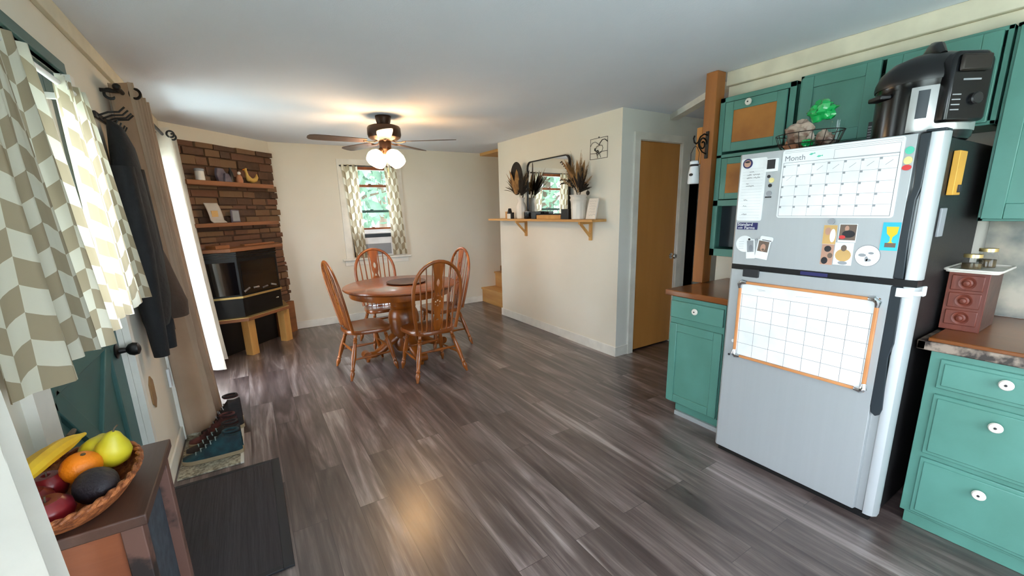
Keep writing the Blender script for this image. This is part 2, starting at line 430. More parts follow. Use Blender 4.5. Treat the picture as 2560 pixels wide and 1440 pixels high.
struct(m.build('wall_back', 'wall'))
struct(bx(XK, XK+.1, YB, 1.93, 0, H).build('wall_kitchen', 'wall'))
m = bx(2.95, 3.07, 2.82, 4.99, 0, H); m.box(3.07, 4.7, 4.89, 4.99, 0, H)
struct(m.build('wall_partition', 'wall'))
m = MB()
for x0, x1, z0, z1 in ((3.07, 3.17, 0, H), (3.80, 3.95, 0, H), (4.3, 4.7, 0, H), (3.17, 3.80, 2.05, H), (3.95, 4.3, 1.78, H)): m.box(x0, x1, 2.82, 2.92, z0, z1)
m.box(2.9505, 3.07, 2.819, 2.821, 0, H)
struct(m.build('wall_closet', 'wall_grey'))
struct(bx(4.6, 4.7, YB, 6.0, 0, H).build('wall_hall', 'wall_grey'))
struct(bx(3.2, 4.6, 1.83, 1.93, 0, H).build('wall_hallside', 'wall_grey'))
struct(bx(3.9, 4.5, 3.1, 3.14, 0, H).build('wall_painted_dark', 'black'))  # black sheet; the dark beyond the hall doorway is put into its colour
# diagonal chimney breast across the far left corner
m = MB(); m.prism([(XL, 5.05), (.373, 5.963), (XL, 5.963)], 0, H); struct(m.build('wall_corner', 'wall'))
# trim boards
struct(bx(XL, XL+.022, YB, 5.03, 2.225, H).build('trim_1', 'crown', bev=.003))
m = bx(2.84, XK, YB, 1.80, 2.215, H); struct(m.build('trim_2', 'crown', bev=.004))
struct(bx(2.865, XK, YB, 1.795, 2.135, 2.214).build('trim_3', 'crown', bev=.003))
m = MB(); a = Vector((3.635, 2.82, 0)); b = Vector((3.06, 1.93, 0)); d = (b-a).normalized(); n_ = Vector((-d.y, d.x, 0))*.04
m.prism([tuple((a+n_)[:2]), tuple((b+n_)[:2]), tuple((b-n_)[:2]), tuple((a-n_)[:2])], H-.05, H); struct(m.build('trim_4', 'trim'))
struct(bx(3.2, 4.6, 5.0, YF, 2.262, 2.302).build('trim_5', 'pine'))
for nm, a in (('baseboard_far', (.375, 3.14, YF-.014, YF, 0, .10)), ('baseboard_partition', (2.936, 2.95, 2.82, 5.0, 0, .10)),
              ('baseboard_left', (XL, XL+.014, 2.60, 3.34, 0, .10)), ('baseboard_closet', (2.936, 3.11, 2.806, 2.82, 0, .10)),
              ('baseboard_corner', (XL, XL+.014, .55, 1.5, 0, .10))):
    struct(bx(*a).build(nm, 'trim', bev=.004))
# entry door in the left wall
def door(name, loc, label=None):
    o = bpy.data.objects.new(name, None); C.objects.link(o); o.location = loc; struct(o); return o
L0 = (-.56, 2.07, 0); d = door('door_1', L0)
m = Wd(L0)
for y0, y1, z0, z1 in ((1.61, 1.76, .01, 2.03), (2.38, 2.53, .01, 2.03), (1.76, 2.38, 1.89, 2.03), (1.76, 2.38, .01, .28), (1.76, 2.38, .92, 1.06)): m.box(-.60, -.56, y0, y1, z0, z1)
m.box(-.59, -.575, 1.75, 2.39, .2, 1.0)
for s_ in (1, -1):                                    # raised cross buck on the lower panel
    c0 = Vector((-.568, 2.07, .60)); ln = math.hypot(.62, .64); ang = math.atan2(.64, .62)*s_
    T0 = m.T; m.T = T0 @ Matrix.Translation(c0) @ Matrix.Rotation(ang, 4, 'X'); m.box(-.012, .008, -ln/2, ln/2, -.035, .035); m.T = T0
m.build('door_leaf', 'door_teal', d, bev=.004)
m = Wd(L0)
for y0, y1, z0, z1 in ((1.755, 1.80, 1.05, 1.90), (2.34, 2.385, 1.05, 1.90), (1.80, 2.34, 1.05, 1.10), (1.80, 2.34, 1.85, 1.90)): m.box(-.598, -.55, y0, y1, z0, z1)
m.build('glazing_frame', 'trim', d, bev=.004)
Wd(L0).box(-.582, -.578, 1.79, 2.35, 1.09, 1.86).build('window_pane', 'glass', d)
m = Wd(L0); My = Matrix.Rotation(R(90), 4, 'Y')
m.lathe([(0, 0), (.032, 0), (.034, .006), (.014, .012), (.011, .035), (.024, .045), (.03, .06), (.026, .078), (.010, .086), (0, .087)], (-.56, 2.46, .875), M=My)
m.lathe([(0, 0), (.028, 0), (.028, .01), (0, .012)], (-.56, 2.46, 1.02), M=My)
m.build('door_knob', 'blackm', d)
m = Wd(L0)
for y0, y1, z0, z1 in ((1.50, 1.605, 0, 2.045), (2.535, 2.585, 0, 2.03)): m.box(-.54, -.515, y0, y1, z0, z1)
m.box(-.655, -.541, 1.601, 1.607, 0, 2.03); m.box(-.655, -.541, 2.533, 2.539, 0, 2.03); m.box(-.655, -.541, 1.601, 2.539, 2.032, 2.039)
m.build('door_casing', 'trim', d)
Wd(L0).box(-.56, -.528, 1.56, 2.56, 2.032, 2.075).build('door_head_shade', 'door_teal', d, bev=.003)  # teal head strip that also stands in for the door recess shadow
# closet door
L0 = (3.48, 2.85, 0); d = door('door_2', L0)
Wd(L0).box(3.185, 3.785, 2.835, 2.87, .015, 2.045).build('door_leaf', 'birch', d, bev=.002)
m = Wd(L0)
for x0, x1, z0, z1 in ((3.105, 3.175, 0, 2.05), (3.79, 3.865, 0, 2.05), (3.105, 3.865, 2.05, 2.115)): m.box(x0, x1, 2.80, 2.82, z0, z1)
m.box(3.171, 3.184, 2.821, 2.91, 0, 2.046); m.box(3.786, 3.799, 2.821, 2.91, 0, 2.046); m.box(3.171, 3.799, 2.821, 2.91, 2.046, 2.0495)
m.build('door_casing', 'trim', d)
m = Wd(L0); Mx = Matrix.Rotation(R(90), 4, 'X')
m.lathe([(0, 0), (.03, 0), (.03, .006), (.012, .01), (.011, .03), (.024, .038), (.027, .052), (.02, .064), (0, .067)], (3.735, 2.835, .94), M=Mx)
m.build('door_knob', 'chrome', d)
for z in (.28, 1.05, 1.83):
    m = Wd(L0); m.box(3.176, 3.192, 2.826, 2.837, z-.05, z+.05); m.tube([(3.184, 2.826, z-.05), (3.184, 2.826, z+.05)], .006, 8); m.build('hinge', 'chrome', d)

# far window
L0 = (1.53, 6.0, .87); d = door('window_1', L0)
m = Wd(L0)
for x0, x1, z0, z1 in ((1.11, 1.20, .86, 2.06), (1.86, 1.945, .86, 2.06), (1.11, 1.945, 2.06, 2.14)): m.box(x0, x1, YF-.02, YF, z0, z1)
m.build('window_casing', 'trim', d)
m = Wd(L0); m.box(1.06, 1.99, YF-.06, YF+.02, .835, .86); m.box(1.09, 1.96, YF-.018, YF, .765, .835); m.build('window_sill', 'trim', d, bev=.004)
m = Wd(L0)
m.box(1.22, 1.25, YF+.02, YF+.1, .87, 2.06); m.box(1.81, 1.84, YF+.02, YF+.1, .87, 2.06); m.box(1.22, 1.84, YF+.02, YF+.1, 2.015, 2.06)
m.build('window_jamb', 'oak', d)
for zz, mt, nm in ((1.81, 'oak', 'sash_rail'), (1.475, 'door_teal', 'sash_rail'), (1.24, 'oak', 'sash_rail')):
    m = Wd(L0); m.box(1.25, 1.81, YF+.03, YF+.07, zz-.017, zz+.017); m.box(1.49, 1.53, YF+.015, YF+.045, zz+.017, zz+.028); m.build(nm, mt, d, bev=.002)
Wd(L0).box(1.25, 1.81, YF+.05, YF+.053, 1.25, 2.02).build('window_pane', 'glass', d)
# patio door behind the long curtains
L0 = (-.6, 4.06, 0); d = door('window_2', L0)
m = Wd(L0)
for y0, y1, z0, z1 in ((3.42, 3.50, .0, 2.02), (4.62, 4.70, .0, 2.02), (4.02, 4.10, .0, 2.02), (3.42, 4.70, 1.94, 2.02), (3.42, 4.70, .0, .09)): m.box(-.64, -.57, y0, y1, z0, z1)
m.build('window_frame', 'trim', d, bev=.003)
Wd(L0).box(-.606, -.602, 3.5, 4.62, .09, 1.94).build('window_pane', 'glass', d)
m = Wd(L0)
for y0, y1, z0, z1 in ((3.34, 3.42, 0, 2.02), (4.70, 4.78, 0, 2.02), (3.34, 4.78, 2.02, 2.10)): m.box(-.54, -.52, y0, y1, z0, z1)
m.build('window_casing', 'trim', d)
# glazed opening beside the camera and one behind it
L0 = (-.6, -.35, 0); d = door('window_3', L0); m = Wd(L0)
for y0, y1, z0, z1 in ((-1.2, -1.12, .1, 2.08), (.42, .5, .1, 2.08), (-.39, -.31, .1, 2.08), (-1.2, .5, 2.0, 2.08), (-1.2, .5, .1, .18)): m.box(-.64, -.57, y0, y1, z0, z1)
m.build('window_frame', 'trim', d); Wd(L0).box(-.606, -.602, -1.12, .42, .18, 2.0).build('window_pane', 'glass', d)
L0 = (1.2, YB-.06, .8); d = door('window_4', L0); m = Wd(L0)
for x0, x1, z0, z1 in ((0, .06, .8, 2.0), (2.34, 2.4, .8, 2.0), (1.17, 1.23, .8, 2), (0, 2.4, 1.94, 2.0), (0, 2.4, .8, .86)): m.box(x0, x1, YB-.09, YB-.03, z0, z1)
m.build('window_frame', 'trim', d); Wd(L0).box(.06, 2.34, YB-.062, YB-.058, .86, 1.94).build('window_pane', 'glass', d)
# outdoors
struct(bx(-60, 60, -60, 60, -.6, -.5).build('ground', 'bounce_ground'))

def tree(x, y, h, r, label, seed, n=900):
    rnd = random.Random(seed)
    t = thing('tree', label, 'tree', (x, y, -.5), group='trees outside')
    m = MB(); pts = [(0, 0, 0), (.1, .05, h*.3), (.0, .1, h*.6), (.1, 0, h*.9)]; m.tube(pts, [.22, .17, .11, .03], 8)
    for k in range(7):
        a = rnd.uniform(0, 6.28); z = h*rnd.uniform(.3, .75); l = r*rnd.uniform(.5, .9)
        m.tube([(0, 0, z), (l*.5*math.cos(a), l*.5*math.sin(a), z+l*.3), (l*math.cos(a), l*math.sin(a), z+l*.4)], [.07, .045, .015], 6)
    m.build('trunk', 'bark', t)
    m = MB()
    for k in range(n):
        a = rnd.uniform(0, 6.28); u = rnd.uniform(-1, 1); q = rnd.random()**.4
        rr = r*q*math.sqrt(1-u*u); c = Vector((rr*math.cos(a), rr*math.sin(a), h*.62+u*q*h*.42))
        s_ = rnd.uniform(.12, .3); M = rotm(rnd.uniform(0, 360), rnd.uniform(0, 360), rnd.uniform(0, 360))
        m.add([c+M @ Vector(p)*s_ for p in ((-1, 0, 0), (0, -.5, .1), (1, 0, 0), (0, .5, .1))], [(0, 1, 2, 3)])
    o = m.build('foliage', 'leaf', t)
tree(2.6, 13.5, 6.5, 2.6, 'leafy green tree straight beyond the small far window', 1, 1500)
tree(5.6, 20.5, 9, 3.4, 'taller green tree further beyond the small far window', 2, 1500)
tree(-2.8, 12.6, 6.5, 2.4, 'green tree left of the small far window, seen only in the mirror', 7, 1200)
tree(-8, 9, 7, 3, 'green tree outside the patio glass behind the curtains', 3, 900)
# ================================================================== KITCHEN
def knob(parent, p, off=(0, 0, 0)):
    """white ceramic knob on a face that looks along -x; p in parent's local space"""
    m = MB(T=Matrix.Translation(p) @ Matrix.Rotation(R(-90), 4, 'Y'))
    m.lathe([(0, 0), (.008, 0), (.008, .012), (.019, .016), (.021, .022), (.017, .028), (.006, .029), (.006, .0275), (0, .0275)], n=20)
    m.cur = 1; m.lathe([(0, .0285), (.0045, .0285), (.004, .031), (0, .0315)], n=10)
    return m.build('knob', ['ceramic', 'ink'], parent)
def panel_front(x, y0, y1, z0, z1, T, fr=.05, dep=.018, hole=False):
    """a framed door front on plane x looking to -x"""
    m = MB(T=T)
    m.box(x-dep, x, y0, y0+fr, z0, z1); m.box(x-dep, x, y1-fr, y1, z0, z1)
    m.box(x-dep, x, y0+fr, y1-fr, z0, z0+fr); m.box(x-dep, x, y0+fr, y1-fr, z1-fr, z1)
    if not hole: m.box(x-dep+.007, x, y0+fr-.002, y1-fr+.002, z0+fr-.002, z1-fr+.002)
    return m
# --- base cabinet left of the fridge
L = Vector((2.72, 1.60, 0)); T = Matrix.Translation(-L)
t = thing('base_cabinet', 'sea green base cabinet with one drawer between the fridge and the closet door', 'cabinet', L)
m = Wd(L); m.box(2.395, 3.09, 1.40, 1.785, .10, .855); m.box(2.44, 3.09, 1.40, 1.74, .03, .10); m.build('body', 'teal', t, bev=.002)
Wd(L).box(2.42, 2.46, 1.38, 1.73, 0, .03).build('kick_strip', 'steel', t)
dr = Wd(L).box(2.378, 2.395, 1.405, 1.78, .715, .83).build('drawer', 'teal', t, bev=.005)
knob(dr, (2.378-L.x, 1.585-L.y, .785))
m = panel_front(2.395, 1.405, 1.78, .11, .675, T, .055, .016); m.build('door', 'teal', t, bev=.004)
o = MB(); o.prism(rrect(2.365, 3.09, 1.335, 1.825, .012), .862, .90)
tag(o.build('worktop', 'counter', bev=.006), 'brown wooden worktop on the small green cabinet left of the fridge', 'countertop')
# --- base cabinet right of the fridge
L = Vector((2.72, .1, 0)); T = Matrix.Translation(-L)
t = thing('base_cabinet', 'sea green drawer cabinet with three drawers at the right edge of the room', 'cabinet', L)
m = Wd(L); m.box(2.395, 3.09, -.3, .49, .06, .83); m.box(2.405, 3.09, -.3, .475, .0, .06); m.build('body', 'teal', t, bev=.002)
for z0, z1, kz, lab in ((.672, .80, .757, None), (.368, .645, .58, None), (.075, .347, .282, None)):
    m = Wd(L); m.prism([(.03, z0), (.455, z0), (.455, z1), (.03, z1)], 2.382, 2.395, 'x')
    m.prism([(.045, z0+.015), (.44, z0+.015), (.44, z1-.015), (.045, z1-.015)], 2.376, 2.383, 'x')
    dr = m.build('drawer', 'teal', t, bev=.006); knob(dr, (2.376-L.x, .263-L.y, kz))
m = Wd(L)
for z0, z1 in ((.672, .80), (.368, .645), (.075, .347)): m.box(2.382, 2.395, -.29, .0, z0, z1)
m.build('drawer', 'teal', t, bev=.006)
o = MB(); o.box(2.385, 3.09, -.3, .505, .835, .882)
top = o.build('worktop', ['counter', 'gedge'], bev=.004)
tag(top, 'brown worktop with a speckled stone front edge right of the fridge', 'countertop')
m = MB(T=Matrix.Translation((0, 0, 0))); m.box(2.372, 2.386, -.3, .535, .828, .868); m.box(2.372, 3.09, .505, .535, .828, .868); m.build('edge_strip', 'gedge', top, bev=.004)
struct(bx(3.085, XK, -.3, .52, .885, 1.36).build('wall_backsplash', 'stonebs'))
# --- upper cabinets
def upper(loc, label, box, doors):
    L = Vector(loc); t = thing('wall_cabinet', label, 'cabinet', L); T = Matrix.Translation(-L)
    x0, y0, y1, z0, z1 = box
    m = Wd(L); th = .018
    m.box(x0, 3.09, y0, y0+th, z0, z1); m.box(x0, 3.09, y1-th, y1, z0, z1); m.box(x0, 3.09, y0, y1, z1-th, z1); m.box(x0, 3.09, y0, y1, z0, z0+th); m.box(3.07, 3.09, y0, y1, z0, z1)
    return t, L, T, m
t, L, T, m = upper((2.93, 1.56, 1.10), 'narrow green wall cabinet with amber panels beside the wooden post', (2.785, 1.33, 1.79, 1.10, 2.13), 0)
m.box(2.78, 2.80, 1.33, 1.365, 1.10, 2.13); m.box(2.78, 2.80, 1.755, 1.79, 1.10, 2.13); m.box(2.78, 2.80, 1.33, 1.79, 1.44, 1.48)
m.box(2.78, 2.80, 1.33, 1.79, 1.755, 1.775); m.box(2.78, 2.80, 1.33, 1.79, 2.10, 2.13); m.box(2.78, 2.80, 1.33, 1.79, 1.10, 1.15)
m.box(2.80, 3.08, 1.34, 1.78, 1.44, 1.46); m.box(2.80, 3.08, 1.34, 1.78, 1.76, 1.78)
m.build('body', 'teal', t, bev=.002)
d = panel_front(2.78, 1.37, 1.745, 1.79, 2.095, T, .055, .014, True).build('door', 'teal', t, bev=.003)
m = Wd(L); m.box(2.772, 2.778, 1.42, 1.70, 1.84, 2.05); m.build('panel', 'panelw', d)
knob(d, (2.766-L.x, 1.585-L.y, 2.068-L.z))
d = panel_front(2.78, 1.345, 1.745, 1.485, 1.75, T, .04, .012, True).build('door', 'teal', t, bev=.003)
m = Wd(L); m.box(2.770, 2.776, 1.38, 1.705, 1.52, 1.715); m.build('panel', 'panelw', d)
m = Wd(L); M = Matrix.Translation((2.767, 1.53, 1.62)) @ Matrix.Rotation(R(-90), 4, 'Y')
m.shape([circ(0, 0, .075, .07, 30), circ(.01, .0, .052, .05, 24)], .004, M); m.shape([circ(0, 0, .03, .02, 12)], .004, M); m.shape([circ(.04, .02, .02, .012, 12)], .004, M)
m.build('round_emblem', 'ink', d)
Wd(L).box(2.86, 2.87, 1.35, 1.77, 1.16, 1.44).build('shade_backing', 'groove', t)  # dark sheet before the cabinet back; shade of the open niche as colour
L = Vector((2.86, 1.62, 1.15)); m = Wd(L); m.ell((2.84, 1.60, 1.185), (.022, .03, .03)); m.tube([(2.84, 1.6, 1.2), (2.84, 1.58, 1.235), (2.84, 1.6, 1.26)], .006, 8)
tag(m.build('metal_ornament', 'chrome', loc=(0, 0, 0)), 'tiny shiny metal thing in the open niche of the narrow wall cabinet', 'ornament').location = L
# over the fridge
t, L, T, m = upper((2.93, .93, 1.76), 'wide green wall cabinet with two doors above the fridge', (2.79, .52, 1.315, 1.76, 2.145), 0)
m.build('body', 'teal', t, bev=.002)
panel_front(2.79, .945, 1.30, 1.77, 2.13, T, .06, .02).build('door', 'teal', t, bev=.003)
panel_front(2.79, .545, .925, 1.77, 2.13, T, .06, .02).build('door', 'teal', t, bev=.003)
t, L, T, m = upper((2.93, .1, 1.35), 'tall green wall cabinet above the spice drawers at the right edge', (2.79, -.3, .512, 1.35, 2.145), 0)
m.build('body', 'teal', t, bev=.002)
panel_front(2.79, .08, .50, 1.36, 2.13, T, .065, .02).build('door', 'teal', t, bev=.003)
panel_front(2.79, -.29, .06, 1.36, 2.13, T, .065, .02).build('door', 'teal', t, bev=.003)
# post
t = thing('wooden_post', 'stained wooden support post rising from the worktop to the ceiling', 'post', (2.78, 1.86, 0))
L = (2.78, 1.86, 0)
Wd(L).box(2.74, 2.83, 1.80, 1.882, .902, H-.001).build('post', 'postw', t, bev=.003)
Wd(L).box(2.74, 2.83, 1.884, 1.925, 1.73, 1.97).build('side_board', 'postl', t, bev=.003)
# scroll bracket with lantern
L = Vector((2.74, 1.84, 1.86)); t = thing('scroll_bracket', 'black wrought iron scroll hook screwed to the wooden post', 'hook', L)
m = MB(); m.box(-.008, -.001, -.012, .012, -.10, .075); m.build('mounting_plate', 'blackm', t, bev=.003)
m = MB()
def spiral(c, r0, r1, a0, a1, n=22): return [(c[0]+(r0+(r1-r0)*i/n)*math.cos(R(a0+(a1-a0)*i/n)), 0, c[1]+(r0+(r1-r0)*i/n)*math.sin(R(a0+(a1-a0)*i/n))) for i in range(n+1)]
m.tube(spiral((-.05, -.01), .045, .012, 0, 500), .005, 8)
m.tube([(-.005, 0, .05), (-.04, 0, .055), (-.08, 0, .035), (-.10, 0, .0), (-.12, 0, -.012), (-.14, 0, -.005), (-.15, 0, .02), (-.142, 0, .036)], .005, 8)
m.tube([(-.005, 0, -.07), (-.05, 0, -.06), (-.09, 0, -.03), (-.10, 0, 0)], .004, 8)
m.build('scroll', 'blackm', t)
L = Vector((2.615, 1.84, 1.59)); t = thing('hanging_lantern', 'small white battery lantern hanging by a wire loop from the scroll hook', 'lantern', L)
m = MB(); m.lathe([(0, 0), (.034, .001), (.037, .01), (.034, .07), (.026, .115), (.0, .117)], n=24); m.build('body', 'plastic', t)
m = MB(); m.lathe([(.026, .117), (.028, .124), (.0, .126)], n=24); m.build('collar', 'ink', t)
m = MB(); m.lathe([(0, .126), (.029, .128), (.029, .145), (.018, .152), (0, .153)], n=24); m.build('cap', 'plastic', t)
m = MB(); m.tube([(0, -.029, .135), (0, -.031, .2), (0, -.012, .236), (0, 0, .243), (0, .012, .236), (0, .031, .2), (0, .029, .135)], .002, 6); m.build('wire_loop', 'blackm', t)
m = MB(); m.shape([circ(0, 0, .014, .009, 16)], .003, Matrix.Translation((-.036, -.005, .06)) @ Matrix.Rotation(R(-90), 4, 'Y') @ Matrix.Rotation(R(90), 4, 'Z')); m.build('oval_badge', 'ink', t)

# --- refrigerator
L = Vector((2.65, .93, 0)); t = thing('refrigerator', 'stainless top freezer refrigerator covered in calendars and magnets', 'refrigerator', L)
m = Wd(L); m.box(2.315, 3.0, .545, 1.315, .03, 1.685); m.build('cabinet_body', 'fridge_side', t, bev=.006)
Wd(L).box(2.27, 2.9, .56, 1.30, .0, .03).build('kick_grille', 'black', t)
def fdoor(z0, z1):
    m = Wd(L); prof = [(2.25, .617), (2.25, 1.305), (2.262, 1.318), (2.31, 1.318), (2.31, .535), (2.275, .533), (2.256, .545), (2.25, .562), (2.25, .580), (2.268, .584), (2.268, .613)]
    m.prism(prof, z0, z1); return m.build('door', 'steel', t, bev=.002)
d1 = fdoor(1.132, 1.70); d2 = fdoor(.034, 1.104)
m = Wd(L); m.prism([(.584, 1.134), (.6165, 1.134), (.618, 1.30), (.6165, 1.44), (.605, 1.50), (.611, 1.698), (.580, 1.698), (.580, 1.50), (.59, 1.45), (.59, 1.30)], 2.247, 2.268, 'x'); m.build('handle_recess', 'groove', d1, bev=.003)
m = Wd(L); m.prism([(.618, 1.102), (.618, .56), (.612, .532), (.596, .520), (.580, .532), (.574, .56), (.586, .80), (.575, .86), (.578, 1.102)], 2.247, 2.268, 'x'); m.build('handle_recess', 'groove', d2, bev=.003)
m = Wd(L); m.box(2.255, 2.312, .54, 1.31, 1.104, 1.132); m.build('gasket', 'black', t)
m = Wd(L); m.box(2.262, 2.33, .54, .60, 1.70, 1.712); m.build('hinge_cover', 'groove', t, bev=.004)
Mface = Matrix.Rotation(R(-90), 4, 'Y')
def FM(y, z, x=2.2495):            # local x -> right in the picture (-y), local y -> up
    return Matrix(((0, 0, -1, x), (-1, 0, 0, y), (0, 1, 0, z), (0, 0, 0, 1)))
def flat(name, mats, y0, y1, z0, z1, label=None, cat=None, t=.002, x=2.2495, r=.006, group=None, rot=0):
    """rounded flat sheet stuck on the fridge front; returns builder-finished object"""
    cy, cz = (y0+y1)/2, (z0+z1)/2; w_, h_ = abs(y1-y0)/2, abs(z1-z0)/2
    m = MB(); m.shape([rrect(-w_, w_, -h_, h_, r)], t, Matrix.Rotation(R(rot), 4, 'Z'))
    o = m.build(name, mats); o.matrix_world = FM(cy, cz, x-t/2)
    if label: tag(o, label, cat, group)
    return o
def onflat(parent, polys, mt, name, z=.0015, t=.0006, rot=0, off=(0, 0)):
    m = MB(); m.shape(polys, t, Matrix.Translation((off[0], off[1], z)) @ Matrix.Rotation(R(rot), 4, 'Z')); return m.build(name, mt, parent)
def rect(x0, x1, y0, y1): return [(x0, y0), (x1, y0), (x1, y1), (x0, y1)]
# month calendar
o = flat('magnetic_calendar', 'paper', .650, 1.102, 1.38, 1.697, 'large white magnetic calendar headed Month on the freezer door', 'calendar', r=.012)
W2, H2 = .226, .1585
m = MB()
def ln(x0, y0, x1, y1, w_=.0009, z=.0013):
    d = Vector((x1-x0, y1-y0)); n_ = Vector((-d.y, d.x)).normalized()*w_/2; m.add([(x0+n_.x, y0+n_.y, z), (x0-n_.x, y0-n_.y, z), (x1-n_.x, y1-n_.y, z), (x1+n_.x, y1+n_.y, z)], [(0, 1, 2, 3)])
gx0, gx1, gy0, gy1 = -W2+.008, W2-.012, -H2+.008, H2-.072
for i in range(8): ln(gx0+(gx1-gx0)*i/7, gy0, gx0+(gx1-gx0)*i/7, gy1)
for i in range(6): ln(gx0, gy0+(gy1-gy0)*i/5, gx1, gy0+(gy1-gy0)*i/5)
ln(gx0, gy1, gx0, gy1+.012, .0018); ln(gx0, gy1+.012, gx1, gy1+.012, .0016); ln(gx1, gy1+.012, gx1, gy0, .0018); ln(gx0, gy0, gx1, gy0, .0018); ln(gx0, gy0, gx0, gy1, .0016)
ln(gx0, H2-.008, gx1+.004, H2-.008, .0012); ln(gx0, H2-.015, gx1+.004, H2-.015, .0009)
for a in ((-.012, H2-.022, gx1, H2-.022), (gx1, H2-.022, gx1, H2-.062), (gx1, H2-.062, -.012, H2-.062), (-.012, H2-.062, -.012, H2-.022)): ln(*a, .0012)
m.build('grid_lines', 'inkgrey', o)
m = MB()
for j in range(5):
    for i in range(7):
        x = gx0+(gx1-gx0)*i/7; y = gy0+(gy1-gy0)*(j+1)/5
        m.add([(x, y-.009, .0014), (x+.010, y-.009, .0014), (x+.010, y, .0014), (x, y, .0014)], [(0, 1, 2, 3)])
m.build('date_squares', 'papergrey', o)
m = MB(); m.text('Month', .034, .0004, Matrix.Translation((-W2+.010, H2-.052, .0014))); m.build('month_title', 'inkgrey', o)
m = MB()
for i in range(2, 7): ln(gx0+(gx1-gx0)*(i+.35)/7, gy1-.032, gx0+(gx1-gx0)*(i+.72)/7, gy1-.014, .0014)
ln(gx0+.02, gy1-.07, gx0+.045, gy1-.05, .001)
m.build('pen_strokes', 'inkgrey', o)
for (px, py, ry) in ((-.100, H2-.030, 12), (-.068, H2-.043, 6)):
    m = MB(); m.shape([[(-.013, 0), (-.004, .0045), (.008, .001), (.012, .004), (.012, -.004), (.008, -.001), (-.004, -.0045)]], .0005, Matrix.Translation((px, py, .0014)) @ Matrix.Rotation(R(ry), 4, 'Z')); m.build('fish_print', 'mint', o)
# shopping list
o = flat('list_pad', 'paper', 1.174, 1.303, 1.364, 1.676, 'tall narrow white magnetic list pad with handwriting at the freezer door edge', 'notepad', r=.010)
m = MB()
for i in range(18): ln(-.052, .105-.0145*i, .052, .105-.0145*i, .0005)
m.build('ruled_lines', 'papergrey', o)
m = MB(); rr = random.Random(3)
for (x0, y0, n_, s_) in ((-.018, .088, 3, .009), (-.03, .073, 4, .007), (.002, .073, 5, .008), (-.03, .058, 5, .007), (.004, .058, 5, .008), (-.03, .030, 2, .008), (-.03, .017, 6, .008), (-.036, -.052, 3, .008), (-.036, -.083, 3, .007), (-.040, -.125, 4, .008)):
    px, py = x0, y0
    for k in range(n_*2):
        qx = px+s_*.42; qy = y0+(rr.uniform(.001, .007) if k % 2 == 0 else rr.uniform(-.002, .001)); ln(px, py, qx, qy, .0013); px, py = qx, qy
m.build('handwriting', 'ink', o)
# small magnets and prints
def disc(name, mats, y, z, r, label, cat='magnet', ry=None, t=.004, group=None, x=2.2495):
    m = MB(); m.shape([circ(0, 0, r, ry or r, 26)], t); o = m.build(name, mats, bev=.0008); o.matrix_world = FM(y, z, x-t/2)
    tag(o, label, cat, group); return o
o = disc('round_magnet', 'navy', 1.268, 1.652, .024, 'round blue rimmed badge magnet on the corner of the list pad', x=2.2470)
onflat(o, [circ(0, 0, .0175, n=20)], 'skin', 'badge_centre', .0025); onflat(o, [circ(0, .008, .013, .005, 14)], 'ink', 'badge_arc', .0032)
o = flat('kitchen_timer', 'paper', 1.119, 1.176, 1.603, 1.665, 'white square magnet with a dark centre between list pad and calendar', 'magnet', t=.012, r=.004)
onflat(o, [rect(-.019, .019, -.018, .026)], 'ink', 'dark_screen', .0065)
disc('round_magnet', 'ink', 1.158, 1.581, .0075, 'topmost tiny black dot magnet under the white square magnet')
disc('round_magnet', 'cream', 1.143, 1.562, .012, 'pale yellow flower magnet between two black dot magnets')
o = disc('round_magnet', 'ink', 1.148, 1.537, .0085, 'lower tiny black dot magnet under the pale yellow magnet')
o = disc('figure_magnet', 'papergrey', 1.149, 1.499, .013, 'grey moulded figure magnet standing on a little base left of the calendar')
m = MB(); m.box(-.016, .013, -.021, -.015, -.002, .004); m.build('base', 'ink', o, bev=.001)
o = flat('name_magnet', 'navy', 1.189, 1.296, 1.318, 1.354, 'dark blue rectangular magnet with white lettering under the list pad', 'magnet', r=.002)
m = MB(); m.text('Standard', .0225, .0006, Matrix.Translation((-.051, .0015, .0014))); m.text('Farms', .0225, .0006, Matrix.Translation((-.014, -.0155, .0014))); m.text('with', .0135, .0006, Matrix.Translation((-.048, -.0135, .0014)), shear=.3); m.build('lettering', 'paper', o)
o = disc('oval_magnet', 'paper', 1.247, 1.243, .046, 'white oval magnet partly behind two small photo prints', ry=.043, t=.0015)
m = MB(); [ln(-.03, .01-.012*k, -.004, .012-.012*k, .0012) for k in range(4)]; m.build('print_lines', 'papergrey', o)
def photo(y0, y1, z0, z1, label, rot=0, x=2.2475, bg='brownp', shapes=(), frame=.006, bottom=.0):
    o = flat('photo_print', 'paper', y0, y1, z0, z1, label, 'photo', t=.0012, x=x, r=.001, rot=rot); w_, h_ = abs(y1-y0)/2, abs(z1-z0)/2
    onflat(o, [rect(-w_+frame, w_-frame, -h_+frame+bottom, h_-frame)], bg, 'picture', .0009, rot=rot)
    for i, (mt, cx, cy, rx, ry) in enumerate(shapes): onflat(o, [circ(cx, cy, rx, ry, 16)], mt, 'picture_shape', .0014+.0003*i, .0004, rot=rot)
    return o
photo(1.190, 1.236, 1.168, 1.268, 'small white framed black and white photo print, left of the fanned pair', rot=6, bg='papergrey', shapes=(('inkgrey', .003, .004, .010, .018),), bottom=.028)
photo(1.118, 1.182, 1.170, 1.268, 'small white framed photo print of a face, right of the fanned pair', rot=-7, x=2.2465, bg='brownp', shapes=(('skin', 0, .010, .013, .019), ('brownp', .002, .0, .007, .006)), bottom=.032)
o = flat('capsule_magnet', 'paper', 1.102, 1.166, 1.262, 1.286, 'small white capsule magnet pinning the top of the face photo', 'magnet', t=.003, r=.009, rot=-8, x=2.2455)
